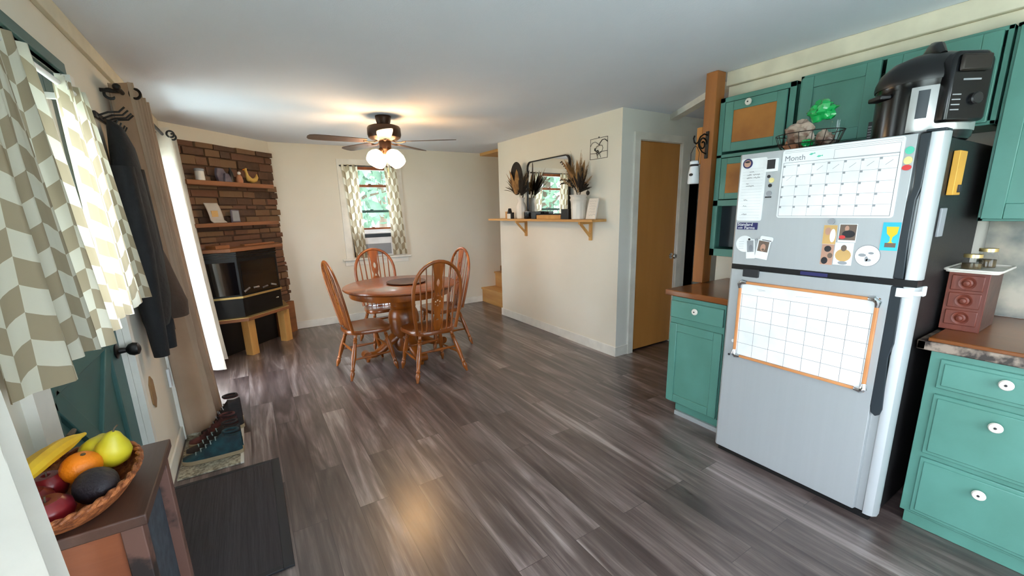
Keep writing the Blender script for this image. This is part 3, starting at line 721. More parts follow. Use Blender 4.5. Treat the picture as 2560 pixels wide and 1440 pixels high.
onflat(o, [rect(-.02, .026, -.0095, -.006)], 'ink', 'printed_line', .002, rot=-8)
disc('round_magnet', 'ink', 1.222, 1.268, .0055, 'tiny black dot magnet pinning the black and white photo', x=2.2455)
disc('round_magnet', 'papergrey', 1.186, 1.268, .0055, 'tiny grey dot magnet between the two fanned photo prints', x=2.2455)
disc('round_magnet', 'papergrey', .861, 1.364, .0135, 'grey domed round magnet above the photo strip in the middle of the freezer door', t=.006, x=2.2455)
photo(.836, .889, 1.262, 1.348, 'tan toned photo print under the grey domed magnet', x=2.2485, bg='tanp', shapes=(('skin', -.008, .015, .012, .017), ('paper', .012, -.004, .011, .03)), frame=.0005)
photo(.838, .887, 1.168, 1.262, 'two frame dark photo strip below the tan toned print', x=2.2485, bg='skin', shapes=(('ink', .0, .026, .014, .014), ('ink', -.008, -.028, .013, .016), ('brownp', .012, -.004, .01, .012)), frame=.0005)
photo(.762, .829, 1.274, 1.354, 'white bordered photo print of a person in a black top', bg='brownp', rot=0, shapes=(('skin', -.004, .020, .008, .012), ('ink', .004, -.004, .024, .016), ('red', -.018, -.018, .012, .008)), frame=.003, bottom=.006)
photo(.766, .836, 1.172, 1.272, 'photo print of a person in a mustard jacket, hands in pockets', x=2.2480, bg='paper', shapes=(('tanp', 0, -.006, .030, .028), ('brownp', 0, .026, .011, .014), ('papergrey', .002, -.040, .018, .008)), frame=.001)
o = disc('round_sticker', 'inkgrey', .714, 1.220, .0455, 'round white sticker with a grey animal sketch under the calendar', ry=.0465, t=.001)
onflat(o, [circ(0, 0, .0435, .0445, 30)], 'paper', 'sticker_face', .0007)
for q in (((-.018, .002), .014, .007), ((.012, .012), .010, .005), ((-.002, -.014), .006, .012), ((.006, -.018), .010, .006)): onflat(o, [circ(q[0][0], q[0][1], q[1], q[2], 10)], 'papergrey', 'sketch_mark', .0014, .0004)
o = flat('trophy_card', 'cyan', .6195, .677, 1.247, 1.362, 'bright blue card with a yellow trophy beside the door handle', 'card', r=.001)
onflat(o, [[(-.016, .040), (.024, .040), (.021, .012), (.008, -.002), (.006, -.02), (.012, -.026), (-.006, -.026), (.001, -.02), (0, -.002), (-.012, .012)]], 'yellow', 'trophy_cup', .0014)
onflat(o, [rect(-.014, .022, -.044, -.026)], 'brownp', 'trophy_base', .0014)
disc('round_magnet', 'mint', .6335, 1.640, .0135, 'mint green round magnet at the top right of the calendar', ry=.0145)
disc('round_magnet', 'cream', .6335, 1.602, .0135, 'cream flower magnet between the mint and the red magnet', ry=.015)
disc('round_magnet', 'red', .6335, 1.575, .0145, 'red lobed magnet below the cream magnet', ry=.0105, x=2.2475)
o = flat('hook_magnet', 'ink', 1.156, 1.236, 1.070, 1.112, 'black rectangular magnet clip at the top left of the lower fridge door', 'magnet', t=.012, r=.004)
o = flat('blue_strip', 'navy', .851, .965, 1.110, 1.126, 'blue tape strip in the gap between the two fridge doors', 'tape', t=.002, r=.001, x=2.254)
# whiteboard
L2 = FM(.945, .832, 2.247)
t = thing('whiteboard', 'whiteboard calendar in a cork coloured frame with chrome corners on the lower fridge door', 'whiteboard', (0, 0, 0)); t.matrix_world = L2
bw, bh = .302, .213
m = MB(); m.box(-bw+.008, bw-.008, -bh+.008, bh-.008, .001, .008); m.build('writing_surface', 'paper', t)
m = MB()
for i in range(8): ln(-bw+.02+(2*bw-.04)*i/7, -bh+.014, -bw+.02+(2*bw-.04)*i/7, bh-.07, .0012, .0085)
for i in range(6): ln(-bw+.014, -bh+.014+(2*bh-.084)*i/5, bw-.014, -bh+.014+(2*bh-.084)*i/5, .0012, .0085)
m.build('grid_lines', 'ink', t)
m = MB(); ln(-.2, .172, -.165, .176, .0015, .0085); ln(-.21, .18, -.17, .178, .001, .0085); ln(-.02, .17, .05, .175, .001, .0085); m.build('faint_writing', 'papergrey', t)
m = MB()
for a in ((-bw, bw, bh-.013, bh), (-bw, bw, -bh, -bh+.013), (-bw, -bw+.013, -bh, bh), (bw-.013, bw, -bh, bh)): m.box(a[0], a[1], a[2], a[3], .0, .016)
m.build('frame', 'cork', t, bev=.002)
for sx in (-1, 1):
    for sy in (-1, 1):
        m = MB(); m.tube([(sx*(bw-.038), sy*(bh-.006), .010), (sx*(bw-.016), sy*(bh-.005), .012), (sx*(bw-.004), sy*(bh-.016), .012), (sx*(bw-.006), sy*(bh-.038), .010)], [.010, .0145, .0145, .010], 10); m.build('corner_cap', 'chrome', t)
for (y, z) in ((1.258, .70), (1.275, .615)):
    disc('round_magnet', 'ink' if z < .65 else 'paper', y, z, .006 if z < .65 else .009, 'tiny black dot at the lower left of the whiteboard' if z < .65 else 'small white magnet at the left edge of the whiteboard')
# strap latch across the door edge and stuff on the fridge side
t = thing('child_latch', 'translucent white plastic strap latch at the fridge door edge', 'latch', (2.25, .57, 1.08))
m = MB(); m.box(-.006, .0, -.025, .03, -.02, .018); m.build('pad', 'plastic', t, bev=.004)
m = MB(); m.grid(lambda u, v: [(-.004, -.02-u*.02, -.008+v*.018), (-.004+.03*(u-.3), -.035-.012*u, -.008+v*.018)][u > .3], 10, 1); m.build('strap', 'plastic', t, solid=.002)
m = MB(); m.box(.07, .10, -.041, -.027, -.02, .022); m.build('side_pad', 'plastic', t, bev=.004)
t = thing('magnetic_holder', 'mustard yellow notepad in a dark holder on the side of the fridge', 'notepad', (2.45, .545, 1.55))
m = MB(); m.box(-.045, .05, -.022, -.002, -.085, .085); m.build('notepad_block', 'yell', t, bev=.002)
m = MB(); m.box(.0, .035, -.03, -.02, -.075, -.045); m.build('clip', 'ink', t, bev=.002)
o = MB().box(2.372, 2.435, .535, .545, 1.30, 1.415).build('magnetic_strip', 'papergrey', bev=.003); tag(o, 'grey rectangular plastic clip on the fridge side below the yellow notepad', 'clip')

# --- pressure cooker on the fridge
L = Vector((2.50, .685, 1.686)); t = thing('pressure_cooker', 'large black and steel pressure cooker standing on top of the fridge', 'pressure cooker', L)
m = MB(); m.lathe([(0, .0), (.15, .0), (.158, .01), (.16, .03), (.16, .20), (.163, .205), (.165, .225), (.0, .225)], n=48); m.build('body', 'glossblack', t)
m = MB(); m.lathe([(.161, .03), (.1625, .034), (.1625, .195), (.161, .20)], n=40, a0=180, a1=292); m.build('steel_band', 'steelband', t)
m = MB(); m.lathe([(.1635, .08), (.1642, .08), (.1642, .185), (.1635, .185)], n=10, a0=188, a1=200); m.build('level_window', 'groove', t)
m = MB(); m.lathe([(.168, .222), (.170, .232), (.168, .25), (.155, .285), (.12, .318), (.07, .338), (.03, .345), (0, .346)], n=48); m.build('lid', 'black', t)
m = MB(); m.tube([(-.075, -.05, .315), (-.05, -.03, .348), (0, 0, .362), (.05, .03, .348), (.075, .05, .315)], [.016, .02, .022, .02, .016], 12, flat=1.4); m.build('lid_handle', 'black', t)
a = R(236); cx, cy = .165*math.cos(a), .165*math.sin(a)
M = Matrix.Translation((cx, cy, .155)) @ Matrix.Rotation(a-R(90)+math.pi, 4, 'Z')
m = MB(T=M)
m.prism([(-.075, -.10), (.07, -.10), (.078, -.085), (.078, .12), (.05, .15), (-.06, .15), (-.075, .12)], -.02, .03, 'y'); p = m.build('control_panel', 'glossblack', t, bev=.010)
m = MB(T=M); m.box(-.055, .055, -.034, -.018, .075, .135); m.build('grey_grip', 'wire', p, bev=.012)
m = MB(T=M); m.box(-.03, .035, -.0215, -.0195, .045, .051)
for k in range(4): m.box(-.06, -.028, -.0215, -.0195, -.06+k*.018, -.056+k*.018)
m.build('button_marks', 'papergrey', p)
m = MB(T=M @ Matrix.Translation((.025, -.02, -.02)) @ Matrix.Rotation(R(90), 4, 'X')); m.lathe([(.022, 0), (.022, .010), (.018, .014), (0, .014)], n=20); m.build('dial', 'black', p)
for a in (140, 320):
    m = MB(T=Matrix.Rotation(R(a), 4, 'Z')); m.box(.15, .195, -.04, .04, .175, .195); m.build('side_handle', 'black', t, bev=.006)
t = thing('vent_box', 'thin dark slotted box leaning behind the pressure cooker', 'box', (2.62, .885, 1.686))
m = MB(); m.box(-.04, .04, -.012, .012, 0, .13); m.build('casing', 'groove', t, bev=.003)
m = MB()
for k in range(8): m.box(-.0415, -.04, -.009, .009, .02+k*.012, .026+k*.012)
m.build('slots', 'papergrey', t)
# --- wire basket with packets on the fridge
L = Vector((2.45, 1.09, 1.686)); t = thing('wire_basket', 'dark wire basket standing on top of the fridge', 'basket', L)
m = MB()
for r_, z in ((.085, .012), (.115, .05), (.13, .10)): m.tube([(r_*.8*math.cos(R(k*15)), r_*1.15*math.sin(R(k*15)), z) for k in range(24)], .0022, 6, closed=True)
m.build('rings', 'wire', t)
m = MB()
for k in range(16):
    a = R(k*22.5); c, s_ = math.cos(a), math.sin(a); m.tube([(.03*c, .04*s_, .004), (.085*.8*c, .085*1.15*s_, .012), (.115*.8*c, .115*1.15*s_, .05), (.13*.8*c, .13*1.15*s_, .10)], .0018, 6)
m.build('wire_ribs', 'wire', t)
def packet(name, mt, loc, dims, rot, label, cat='packet', seed=1, amp=.25):
    m = MB(); k = 14
    def f(u, v):
        a = u*2*math.pi; ph = (v-.5)*math.pi; p = Vector((math.cos(ph)*math.cos(a), math.cos(ph)*math.sin(a), math.sin(ph)))
        n_ = noise.noise(p*2.2+Vector((seed, seed*3, 0)))*amp*2; return Vector((p.x*dims[0], p.y*dims[1], p.z*dims[2]))*(1+n_)
    m.grid(f, 22, 14); o = m.build(name, mt); o.location = loc; o.rotation_euler = tuple(R(r) for r in rot); return tag(o, label, cat)
packet('snack_packet', 'bag', (2.42, 1.12, 1.79), (.04, .062, .052), (10, 0, 0), 'crumpled brown packet in the wire basket', seed=2)
packet('snack_packet', 'clay', (2.46, 1.16, 1.738), (.04, .045, .032), (0, 0, 20), 'terracotta coloured packet low in the wire basket', seed=5, amp=.15)
packet('snack_packet', 'bag', (2.45, 1.02, 1.75), (.04, .04, .034), (0, 20, 0), 'silvery crumpled packet at the right side of the wire basket', seed=8)
packet('green_bag', 'greenpl', (2.47, 1.055, 1.885), (.04, .055, .045), (0, 0, 0), 'bright green crumpled plastic bag on top of the basket', 'bag', seed=4, amp=.3)
packet('green_bag', 'greenpl', (2.40, 1.07, 1.735), (.03, .022, .016), (0, 0, 0), 'small bright green packet inside the wire basket', 'bag', seed=6)
L = Vector((2.52, 1.0, 1.686)); t = thing('clear_cup', 'clear plastic cup holding up the green bag on the fridge', 'cup', L)
m = MB(); m.lathe([(0, .02), (.022, .02), (.024, .06), (.03, .15)], n=20); m.build('cup_wall', 'glass', t)
packet('black_cloth', 'black', (2.52, .93, 1.7145), (.07, .10, .020), (0, 0, 0), 'black folded cloth lying on the fridge between basket and cooker', 'cloth', seed=11, amp=.15)

# --- spice drawers
L = Vector((2.73, .465, .882)); t = thing('spice_drawer_box', 'tall reddish wooden box with three small drawers on the right worktop', 'box', L)
m = Wd(L); m.box(2.615, 2.86, .405, .525, .882, 1.135); m.build('case', 'darkwood', t, bev=.003)
m = Wd(L); m.box(2.606, 2.615, .402, .528, .882, 1.138); fr = m.build('front_frame', 'redwood', t, bev=.002)
for k, z in enumerate((.907, .984, 1.061)):
    m = Wd(L); m.box(2.600, 2.607, .415, .515, z, z+.066); dr = m.build('drawer', 'redwood', t, bev=.003)
    m = MB(T=Matrix.Translation((2.600-L.x, .465-L.y, z+.033-L.z)) @ Matrix.Rotation(R(-90), 4, 'Y')); m.lathe([(.028, 0), (.027, .004), (.022, .003), (.018, .0), (.012, .003), (.010, .012), (.0, .014)], n=24); m.build('knob', 'redwood', dr)
t = thing('serving_tray', 'small white tray on top of the spice drawers', 'tray', (2.73, .465, 1.138))
m = MB(); m.shape([rrect(-.14, .13, -.085, .075, .02)], .006, Matrix.Translation((0, 0, .004))); m.build('base', 'ceramic', t)
m = MB(); m.tube([(p[0], p[1], .012) for p in rrect(-.145, .135, -.09, .08, .022)], .005, 6, closed=True); m.build('rim', 'ceramic', t)
def jar(x, y, r, h, label):
    t = thing('glass_jar', label, 'jar', (x, y, 1.150), group=None)
    m = MB(); m.lathe([(0, 0), (r, .0), (r, h*.7), (r*.8, h*.85), (r*.8, h)], n=20); m.build('glass_body', 'glass', t)
    m = MB(); m.lathe([(0, .002), (r*.9, .002), (r*.9, h*.5), (0, h*.5)], n=20); m.build('contents', 'leafolive', t)
    m = MB(); m.lathe([(r*.88, h), (r*.88, h+.014), (0, h+.016)], n=20); m.lathe([(0, h), (r*.88, h)], n=20); m.build('lid', 'brass', t)
jar(2.66, .475, .034, .05, 'squat glass jar with brass lid at the front of the white tray')
jar(2.76, .45, .034, .07, 'taller glass jar with brass lid at the back of the white tray')
# ================================================================== DINING SET
def make_chair(label):
    t = thing('dining_chair', label, 'chair', (0, 0, 0), group='oak dining chairs round the table')
    # seat
    out = []
    for i in range(40):
        a = 2*math.pi*i/40; c, s_ = math.cos(a), math.sin(a); e = .62
        x = abs(c)**e*(1 if c > 0 else -1); y = abs(s_)**e*(1 if s_ > 0 else -1)
        out.append((x*(.225+.03*y), y*.205))
    m = MB(); n = len(out); vs = []; prof = ((.985, .392), (1., .402), (1., .418), (.97, .428), (.8, .420), (.45, .412), (.0, .411))
    for r_, z in prof:
        for p in out: vs.append((p[0]*r_, p[1]*r_ - .0, z + (.012*(p[1]/.205)*(r_ < .9) if r_ else 0)))
    fs = [(i*n+j, i*n+(j+1) % n, (i+1)*n+(j+1) % n, (i+1)*n+j) for i in range(len(prof)-1) for j in range(n)]; fs.append(tuple(range(n-1, -1, -1)))
    m.add(vs, fs); m.build('seat', 'oakx', t)
    def leg(a, b):
        a, b = Vector(a), Vector(b); pr = [(0, .012), (.06, .015), (.10, .013), (.12, .019), (.14, .014), (.16, .019), (.18, .014), (.20, .019), (.23, .015), (.30, .018), (.50, .023), (.66, .018), (.74, .014), (.77, .020), (.80, .015), (.84, .021), (.90, .019), (.95, .013), (1, .010)]
        return MB().tube([a.lerp(b, u) for u, _ in pr], [r_ for _, r_ in pr], 12)
    ft, fb, rt, rb = (.155, .125, .40), (.21, .205, .0), (.145, -.13, .40), (.245, -.235, 0)
    mir = lambda p: (-p[0], p[1], p[2])
    for a, b in ((ft, fb), (mir(ft), mir(fb)), (rt, rb), (mir(rt), mir(rb))): leg(a, b).build('leg', 'oak', t)
    lp = lambda a, b, u: Vector(a).lerp(Vector(b), u)
    def rod(p, q, r_=.010, mid=.014): return MB().tube([p, p.lerp(q, .3), p.lerp(q, .5), p.lerp(q, .7), q], [r_*.8, r_, mid, r_, r_*.8], 10)
    for sg in (1, -1):
        g = (lambda p: p) if sg == 1 else mir
        rod(lp(g(ft), g(fb), .56), lp(g(rt), g(rb), .56)).build('stretcher', 'oak', t)
    rod(lp(ft, fb, .45), lp(mir(ft), mir(fb), .45), .011, .018).build('stretcher', 'oak', t)
    rod(lp(rt, rb, .40), lp(mir(rt), mir(rb), .40)).build('stretcher', 'oak', t)
    # bent hoop
    def hoop(u):           # u 0..1 left foot to right foot
        a = math.pi*u
        if u < .3: s_ = u/.3; x = -(.185+.038*math.sin(s_*math.pi/2)); z = .42+.36*s_
        elif u > .7: s_ = (1-u)/.3; x = (.185+.038*math.sin(s_*math.pi/2)); z = .42+.36*s_
        else: b_ = math.pi*(u-.3)/.4; x = -.223*math.cos(b_); z = .78+.265*math.sin(b_)**.92
        return Vector((x, -.165-.20*(z-.42), z))
    MB().tube([hoop(i/40) for i in range(41)], .0155, 12, flat=.85).build('back_hoop', 'oak', t)
    # spindles
    for k in (-3, -2, -1, 1, 2, 3):
        xb = k*.047; xt = xb*1.18; zt = .78+.265*math.sqrt(max(0, 1-(xt/.223)**2))
        p0 = Vector((xb, -.165, .415)); p1 = Vector((xt, -.165-.20*(zt-.42), zt-.006))
        MB().tube([p0, p0.lerp(p1, .3), p0.lerp(p1, .6), p1], [.006, .0085, .007, .005], 8).build('spindle', 'oak', t)
    # pierced splat with diamond, triangle and wheel
    ln_ = math.hypot(.622, .1244)
    half = [(0, .026), (.04, .030), (.07, .040), (.12, .034), (.155, .026), (.19, .034), (.235, .043), (.30, .043), (.335, .030), (.36, .024), (.40, .036), (.46, .040), (.50, .036), (.56, .044), (.63, .050)]
    half = [(a*1.0, b) for a, b in half]
    outer = [(b, a) for a, b in half]+[(-b, a) for a, b in reversed(half)]
    holes = [[(0, .415), (.016, .445), (.014, .47), (0, .495), (-.014, .47), (-.016, .445)], [(-.014, .335), (.014, .335), (0, .37)], [(0, .13), (.015, .105), (-.015, .105)][::-1]]
    for k in range(6):
        a0, a1 = 60*k+9, 60*k+51; holes.append([(0+.010*math.cos(R((a0+a1)/2)), .27+.010*math.sin(R((a0+a1)/2)))]+[(.031*math.cos(R(a0+(a1-a0)*j/4)), .27+.031*math.sin(R(a0+(a1-a0)*j/4))) for j in range(5)])
    M = Matrix.Translation((0, -.165, .415)) @ Matrix.Rotation(math.atan2(.62, -.124), 4, 'X')
    m = MB(); m.shape([outer]+holes, .010, M); m.build('splat', 'oak', t)
    return t
ch = make_chair('oak hoop back dining chair seen from behind, nearest the camera')
dup(ch, (.84, 3.98, 0), -86, 'oak hoop back dining chair on the left side of the table, back towards the fireplace')
dup(ch, (1.23, 4.70, 0), 182, 'oak hoop back dining chair on the far side of the table, below the small window')
dup(ch, (1.74, 4.28, 0), 92, 'oak hoop back dining chair on the right side of the table, back towards the stairs')
ch.location = (1.32, 3.575, 0); ch.rotation_euler = (0, 0, R(3))
t = thing('dining_table', 'round oak pedestal dining table in the middle of the four hoop back chairs', 'table', (1.27, 4.16, 0))
m = MB(); m.lathe([(0, .715), (.535, .715), (.553, .722), (.562, .733), (.558, .744), (.545, .75), (0, .75)], n=64); m.build('tabletop', 'oakx', t)
m = MB(); m.lathe([(.475, .655), (.50, .655), (.503, .66), (.503, .716), (.475, .716)], n=56); m.build('apron', 'oak', t)
m = MB(); m.lathe([(0, .06), (.10, .06), (.12, .10), (.13, .16), (.115, .20), (.135, .23), (.15, .30), (.155, .40), (.14, .47), (.12, .50), (.13, .515), (.12, .53), (.125, .56), (.15, .60), (.155, .66), (.155, .715), (0, .715)], n=36); m.build('pedestal', 'oak', t)
for k in range(4):
    a = R(180+90*k+3); M = Matrix.Rotation(a, 4, 'Z')
    m = MB(T=M); m.tube([(.08, 0, .22), (.17, 0, .17), (.25, 0, .10), (.33, 0, .065), (.40, 0, .07), (.43, 0, .06)], [.075, .065, .05, .042, .042, .035], 12, flat=.8)
    m.tube([(.41, -.045, .075), (.41, .045, .075)], .040, 16); m.lathe([(.0, 0), (.016, 0), (.020, .03), (0, .035)], (.40, 0, 0), 12); m.build('foot', 'oak', t)
t = thing('turntable_tray', 'dark round wooden tray in the centre of the dining table', 'tray', (1.33, 4.17, .75))
m = MB(); m.lathe([(0, .004), (.17, .004), (.195, .008), (.2, .014), (.195, .018), (.17, .012), (0, .010)], n=40); m.build('tray_plate', 'darkwood', t)
m = MB(); m.lathe([(0, 0), (.06, 0), (.06, .005), (0, .005)], n=24); m.build('base', 'darkwood', t)

# ================================================================== CEILING FAN
F = (1.196, 4.044, 0)
t = thing('ceiling_fan', 'dark bronze ceiling fan with five blades and glowing glass shades', 'ceiling fan', (1.196, 4.044, H-.001))
m = MB(); m.lathe([(0, 0), (.068, 0), (.07, -.01), (.062, -.05), (.05, -.08), (0, -.08)], n=32); m.build('canopy', 'bronze', t)
m = MB(); m.lathe([(.03, -.07), (.055, -.078), (.11, -.08), (.138, -.09), (.146, -.105), (.148, -.16), (.14, -.185), (.11, -.205), (.06, -.215), (0, -.215)], n=44); m.build('motor_housing', 'bronze', t)
m = MB(); m.lathe([(.052, -.21), (.054, -.22), (.052, -.285), (.035, -.30), (.03, -.33), (0, -.335)], n=28); m.build('switch_housing', 'bronze', t)
for k in range(5):
    M = Matrix.Rotation(R(182+72*k), 4, 'Z')
    m = MB(T=M); m.tube([(.06, 0, -.208), (.10, 0, -.226), (.15, .0, -.228), (.19, 0, -.222)], [.013, .010, .012, .016], 8, flat=.5)
    ir = m.build('blade_iron', 'bronze', t)
    m = MB(T=M @ Matrix.Translation((0, 0, -.219)) @ Matrix.Rotation(R(9), 4, 'X'))
    pl = [(.17, -.045), (.30, -.058), (.50, -.066), (.60, -.064), (.638, -.05), (.652, -.02), (.652, .02), (.638, .05), (.60, .064), (.50, .066), (.30, .058), (.17, .045)]
    m.prism(pl, -.003, .003); m.build('blade', 'fanblade', t, bev=.001)
for k in range(4):
    a = 20+90*k; M = Matrix.Rotation(R(a), 4, 'Z') @ Matrix.Translation((.055, 0, -.30)) @ Matrix.Rotation(R(-42), 4, 'Y')
    m = MB(T=M); m.lathe([(0, .02), (.022, .015), (.024, -.02), (.018, -.03)], n=18); arm = m.build('lamp_arm', 'bronze', t)
    m = MB(T=M); m.lathe([(.022, -.018), (.045, -.03), (.066, -.06), (.074, -.09), (.07, -.12), (.062, -.142), (.05, -.15), (.0, -.15)], n=28); m.build('glass_shade', 'shade', t)
m = MB(); m.tube([(.0, -.03, -.33), (0, -.03, -.52)], .0015, 6); m.ell((0, -.03, -.53), .007, 10); m.build('pull_chain', 'brass', t)

# ================================================================== FAR WINDOW: curtains, rod, air conditioner
def curtain(name, fn, nu, nv, mt, label, cat='curtain', wscale=1., parts=None, solid=.0, group=None):
    """fn(u, v) -> point, v=0 bottom .. 1 top"""
    m = MB(); us = [0.]
    for i in range(nu): us.append(us[-1]+(Vector(fn((i+1)/nu, .6))-Vector(fn(i/nu, .6))).length)
    hh = (Vector(fn(.5, 1))-Vector(fn(.5, 0))).length
    m.grid(fn, nu, nv, lambda u, v: (us[round(u*nu)]*wscale, v*hh*wscale))
    o = m.build(name, mt, ang=180); tag(o, label, cat, group); return o
def folds(y0t, y1t, y0b, y1b, z0, z1, x, amp, k, seed, axis='y', hem=.0, lean=0, ampt=None, gather=0):
    rnd = random.Random(seed); ph = [rnd.uniform(0, 6.28) for _ in range(5)]
    def f(u, v):
        ya = y0b+(y0t-y0b)*v; yb = y1b+(y1t-y1b)*v
        uu = u+.02*math.sin(u*19+ph[0])*(1-v*.5)
        y = ya+(yb-ya)*uu
        a = (amp+(ampt-amp)*v) if ampt is not None else amp
        w_ = math.sin(uu*k*6.283+ph[1]+.5*math.sin(v*2.2+ph[2]))*a + math.sin(uu*k*2.3*6.283+ph[3]+v)*a*.28
        z = z0+(z1-z0)*v + (1-v)*hem*math.sin(u*6.283*1.5+ph[4])
        if axis == 'y': return (x+w_+lean*(1-v), y, z)
        return (y, x+w_, z)
    return f
t = thing('curtain_rod', 'slim dark rod above the small far window', 'rod', (1.53, 5.90, 2.055))
m = MB(); m.tube([(-.40, 0, 0), (.40, 0, 0)], .007, 8); m.build('rod', 'blackm', t)
for x in (-.38, .38): bx(x-.005, x+.005, 0, .04, -.01, .01).build('bracket', 'blackm', t)
curtain('curtain', folds(1.15, 1.35, 1.22, 1.36, .865, 2.068, 5.895, .014, 3, 3, 'x', ampt=.008), 60, 30, 'chevron', 'left chevron curtain of the small far window', group=None)
curtain('curtain', folds(1.70, 1.86, 1.73, 1.93, .875, 2.066, 5.895, .014, 3, 9, 'x', ampt=.008), 60, 30, 'chevron', 'right chevron curtain of the small far window')
t = thing('air_conditioner', 'white window air conditioner standing in the small far window', 'air conditioner', (1.515, 5.93, .872))
m = MB(); m.box(-.235, .235, -.005, .14, .0, .325); m.build('cabinet', 'plastic', t, bev=.008)
m = MB(); m.box(-.21, .21, -.012, -.004, .255, .305); m.build('vent_slot', 'groove', t, bev=.004)
m = MB(); m.box(-.20, .20, -.010, -.004, .02, .17)
for k in range(14): m.box(-.195, .195, -.013, -.009, .028+k*.010, .032+k*.010)
m.build('front_grille', 'papergrey', t)
m = MB(); m.ell((-.19, -.006, .205), (.008, .004, .008), 10); m.build('button', 'groove', t)
m = MB(); m.box(-.29, .29, .05, .06, .325, .36); m.box(-.29, -.236, .05, .06, 0, .325); m.box(.236, .29, .05, .06, 0, .325); m.build('side_panel', 'plastic', t)

# ================================================================== PARTITION SHELF
L = Vector((2.95, 3.98, 1.32)); t = thing('wall_shelf', 'long pine shelf on two triangular brackets on the partition wall', 'shelf', L)
Wd(L).box(2.765, 2.949, 2.985, 4.985, 1.318, 1.342).build('shelf_board', 'pine', t, bev=.002)
for y in (4.345, 3.19):
    m = Wd(L); m.box(2.925, 2.949, y-.014, y+.014, 1.13, 1.318); m.box(2.785, 2.93, y-.014, y+.014, 1.294, 1.318)
    m.prism([(2.795, 1.294), (2.82, 1.294), (2.949, 1.165), (2.949, 1.14)], y-.013, y+.013, 'y'); m.build('bracket', 'pinez', t)
# mirror leaning on the wall
L = Vector((2.915, 3.885, 1.388)); M0 = Matrix.Translation(L) @ Matrix.Rotation(R(4.2), 4, 'Y')
t = thing('wall_mirror', 'black framed rounded mirror leaning on the wall above the pine shelf', 'mirror', L); t.rotation_euler = (0, R(.6), R(-2))
MX = Matrix(((0, 0, 1, 0), (1, 0, 0, 0), (0, 1, 0, 0), (0, 0, 0, 1)))
m = MB(); m.shape([rrect(-.405, .405, 0, .605, .07, 8), rrect(-.393, .393, .012, .593, .06, 8)], .026, MX); m.build('frame', 'blackm', t)
m = MB(); m.shape([rrect(-.395, .395, .01, .595, .062, 8)], .006, MX); m.build('mirror_glass', 'mirror', t)
tag(bx(2.80, 2.90, 3.50, 3.93, 1.3425, 1.385).build('wood_block', 'pinez', bev=.003, loc=(2.85, 3.7, 1.3425)), 'long light wood block lying on the shelf under the mirror', 'block')
def vase(x, y, h, r, label, kind):
    t = thing('vase', label, 'vase', (x, y, 1.3425))
    m = MB()
    if kind: pr = [(0, .002), (r*.8, .002), (r*.82, .02), (r*.86, h*.62), (r*.9, h*.74), (r*1.02, h*.80), (r*.95, h*.86), (r*.9, h*.9), (r*1.08, h), (r*1.0, h), (r*.82, h*.88), (r*.75, .02), (0, .02)]
    else: pr = [(0, .002), (r*.8, .002), (r*.9, h*.1), (r, h*.55), (r*.8, h*.72), (r*.62, h*.8), (r*.66, h*.92), (r*.8, h), (r*.74, h), (r*.55, h*.8), (0, h*.7)]
    n = 40
    vs = []
    for q, (rr_, z) in enumerate(pr):
        for j in range(n):
            a = 2*math.pi*j/n; f = 1+(.035*math.cos(a*12) if 1 <= q <= len(pr)-4 and z < h*.75 else 0); vs.append((rr_*f*math.cos(a), rr_*f*math.sin(a), z))
    m.add(vs, [(i*n+j, i*n+(j+1) % n, (i+1)*n+(j+1) % n, (i+1)*n+j) for i in range(len(pr)-1) for j in range(n)]); m.build('body', 'ceramic', t)
    return t
vase(2.85, 4.315, .245, .062, 'slim white fluted vase at the left end of the pine shelf', 0)
vase(2.84, 3.265, .235, .085, 'wide white fluted vase right of the mirror', 1)
def blade(m, p0, d, ln_, wd, curl=.3, fold=.2, n=7, up=Vector((0, 0, 1))):
    d = Vector(d).normalized(); side = d.cross(Vector((.3, .2, 1))).normalized(); nr = side.cross(d); vs = []
    for i in range(n+1):
        u = i/n; c = Vector(p0)+d*ln_*u - nr*curl*ln_*u*u*.5; w_ = wd*math.sin(math.pi*min(1, u*.92+.08))**.8
        vs += [c-side*w_+nr*fold*w_, c, c+side*w_+nr*fold*w_]
    m.add(vs, [(3*i+a, 3*i+a+1, 3*i+a+4, 3*i+a+3) for i in range(n) for a in (0, 1)])
def plume(m, p0, d, ln_, r_, rnd, n=150):
    d = Vector(d).normalized(); m.tube([Vector(p0), Vector(p0)+d*ln_], [.0022, .001], 5)
    for i in range(n):
        u = rnd.uniform(.35, 1); c = Vector(p0)+d*ln_*u; q = Vector((rnd.gauss(0, 1), rnd.gauss(0, 1), rnd.gauss(0, 1))).normalized()
        e = c+(d*.9+q*.7).normalized()*r_*rnd.uniform(.6, 1.4)*math.sin(math.pi*min(.97, u)**.8+.1); s_ = (e-c).cross(d); s_ = s_.normalized()*.0016 if s_.length > 1e-6 else Vector((.001, 0, 0))
        m.add([c-s_, c+s_, e], [(0, 1, 2)])
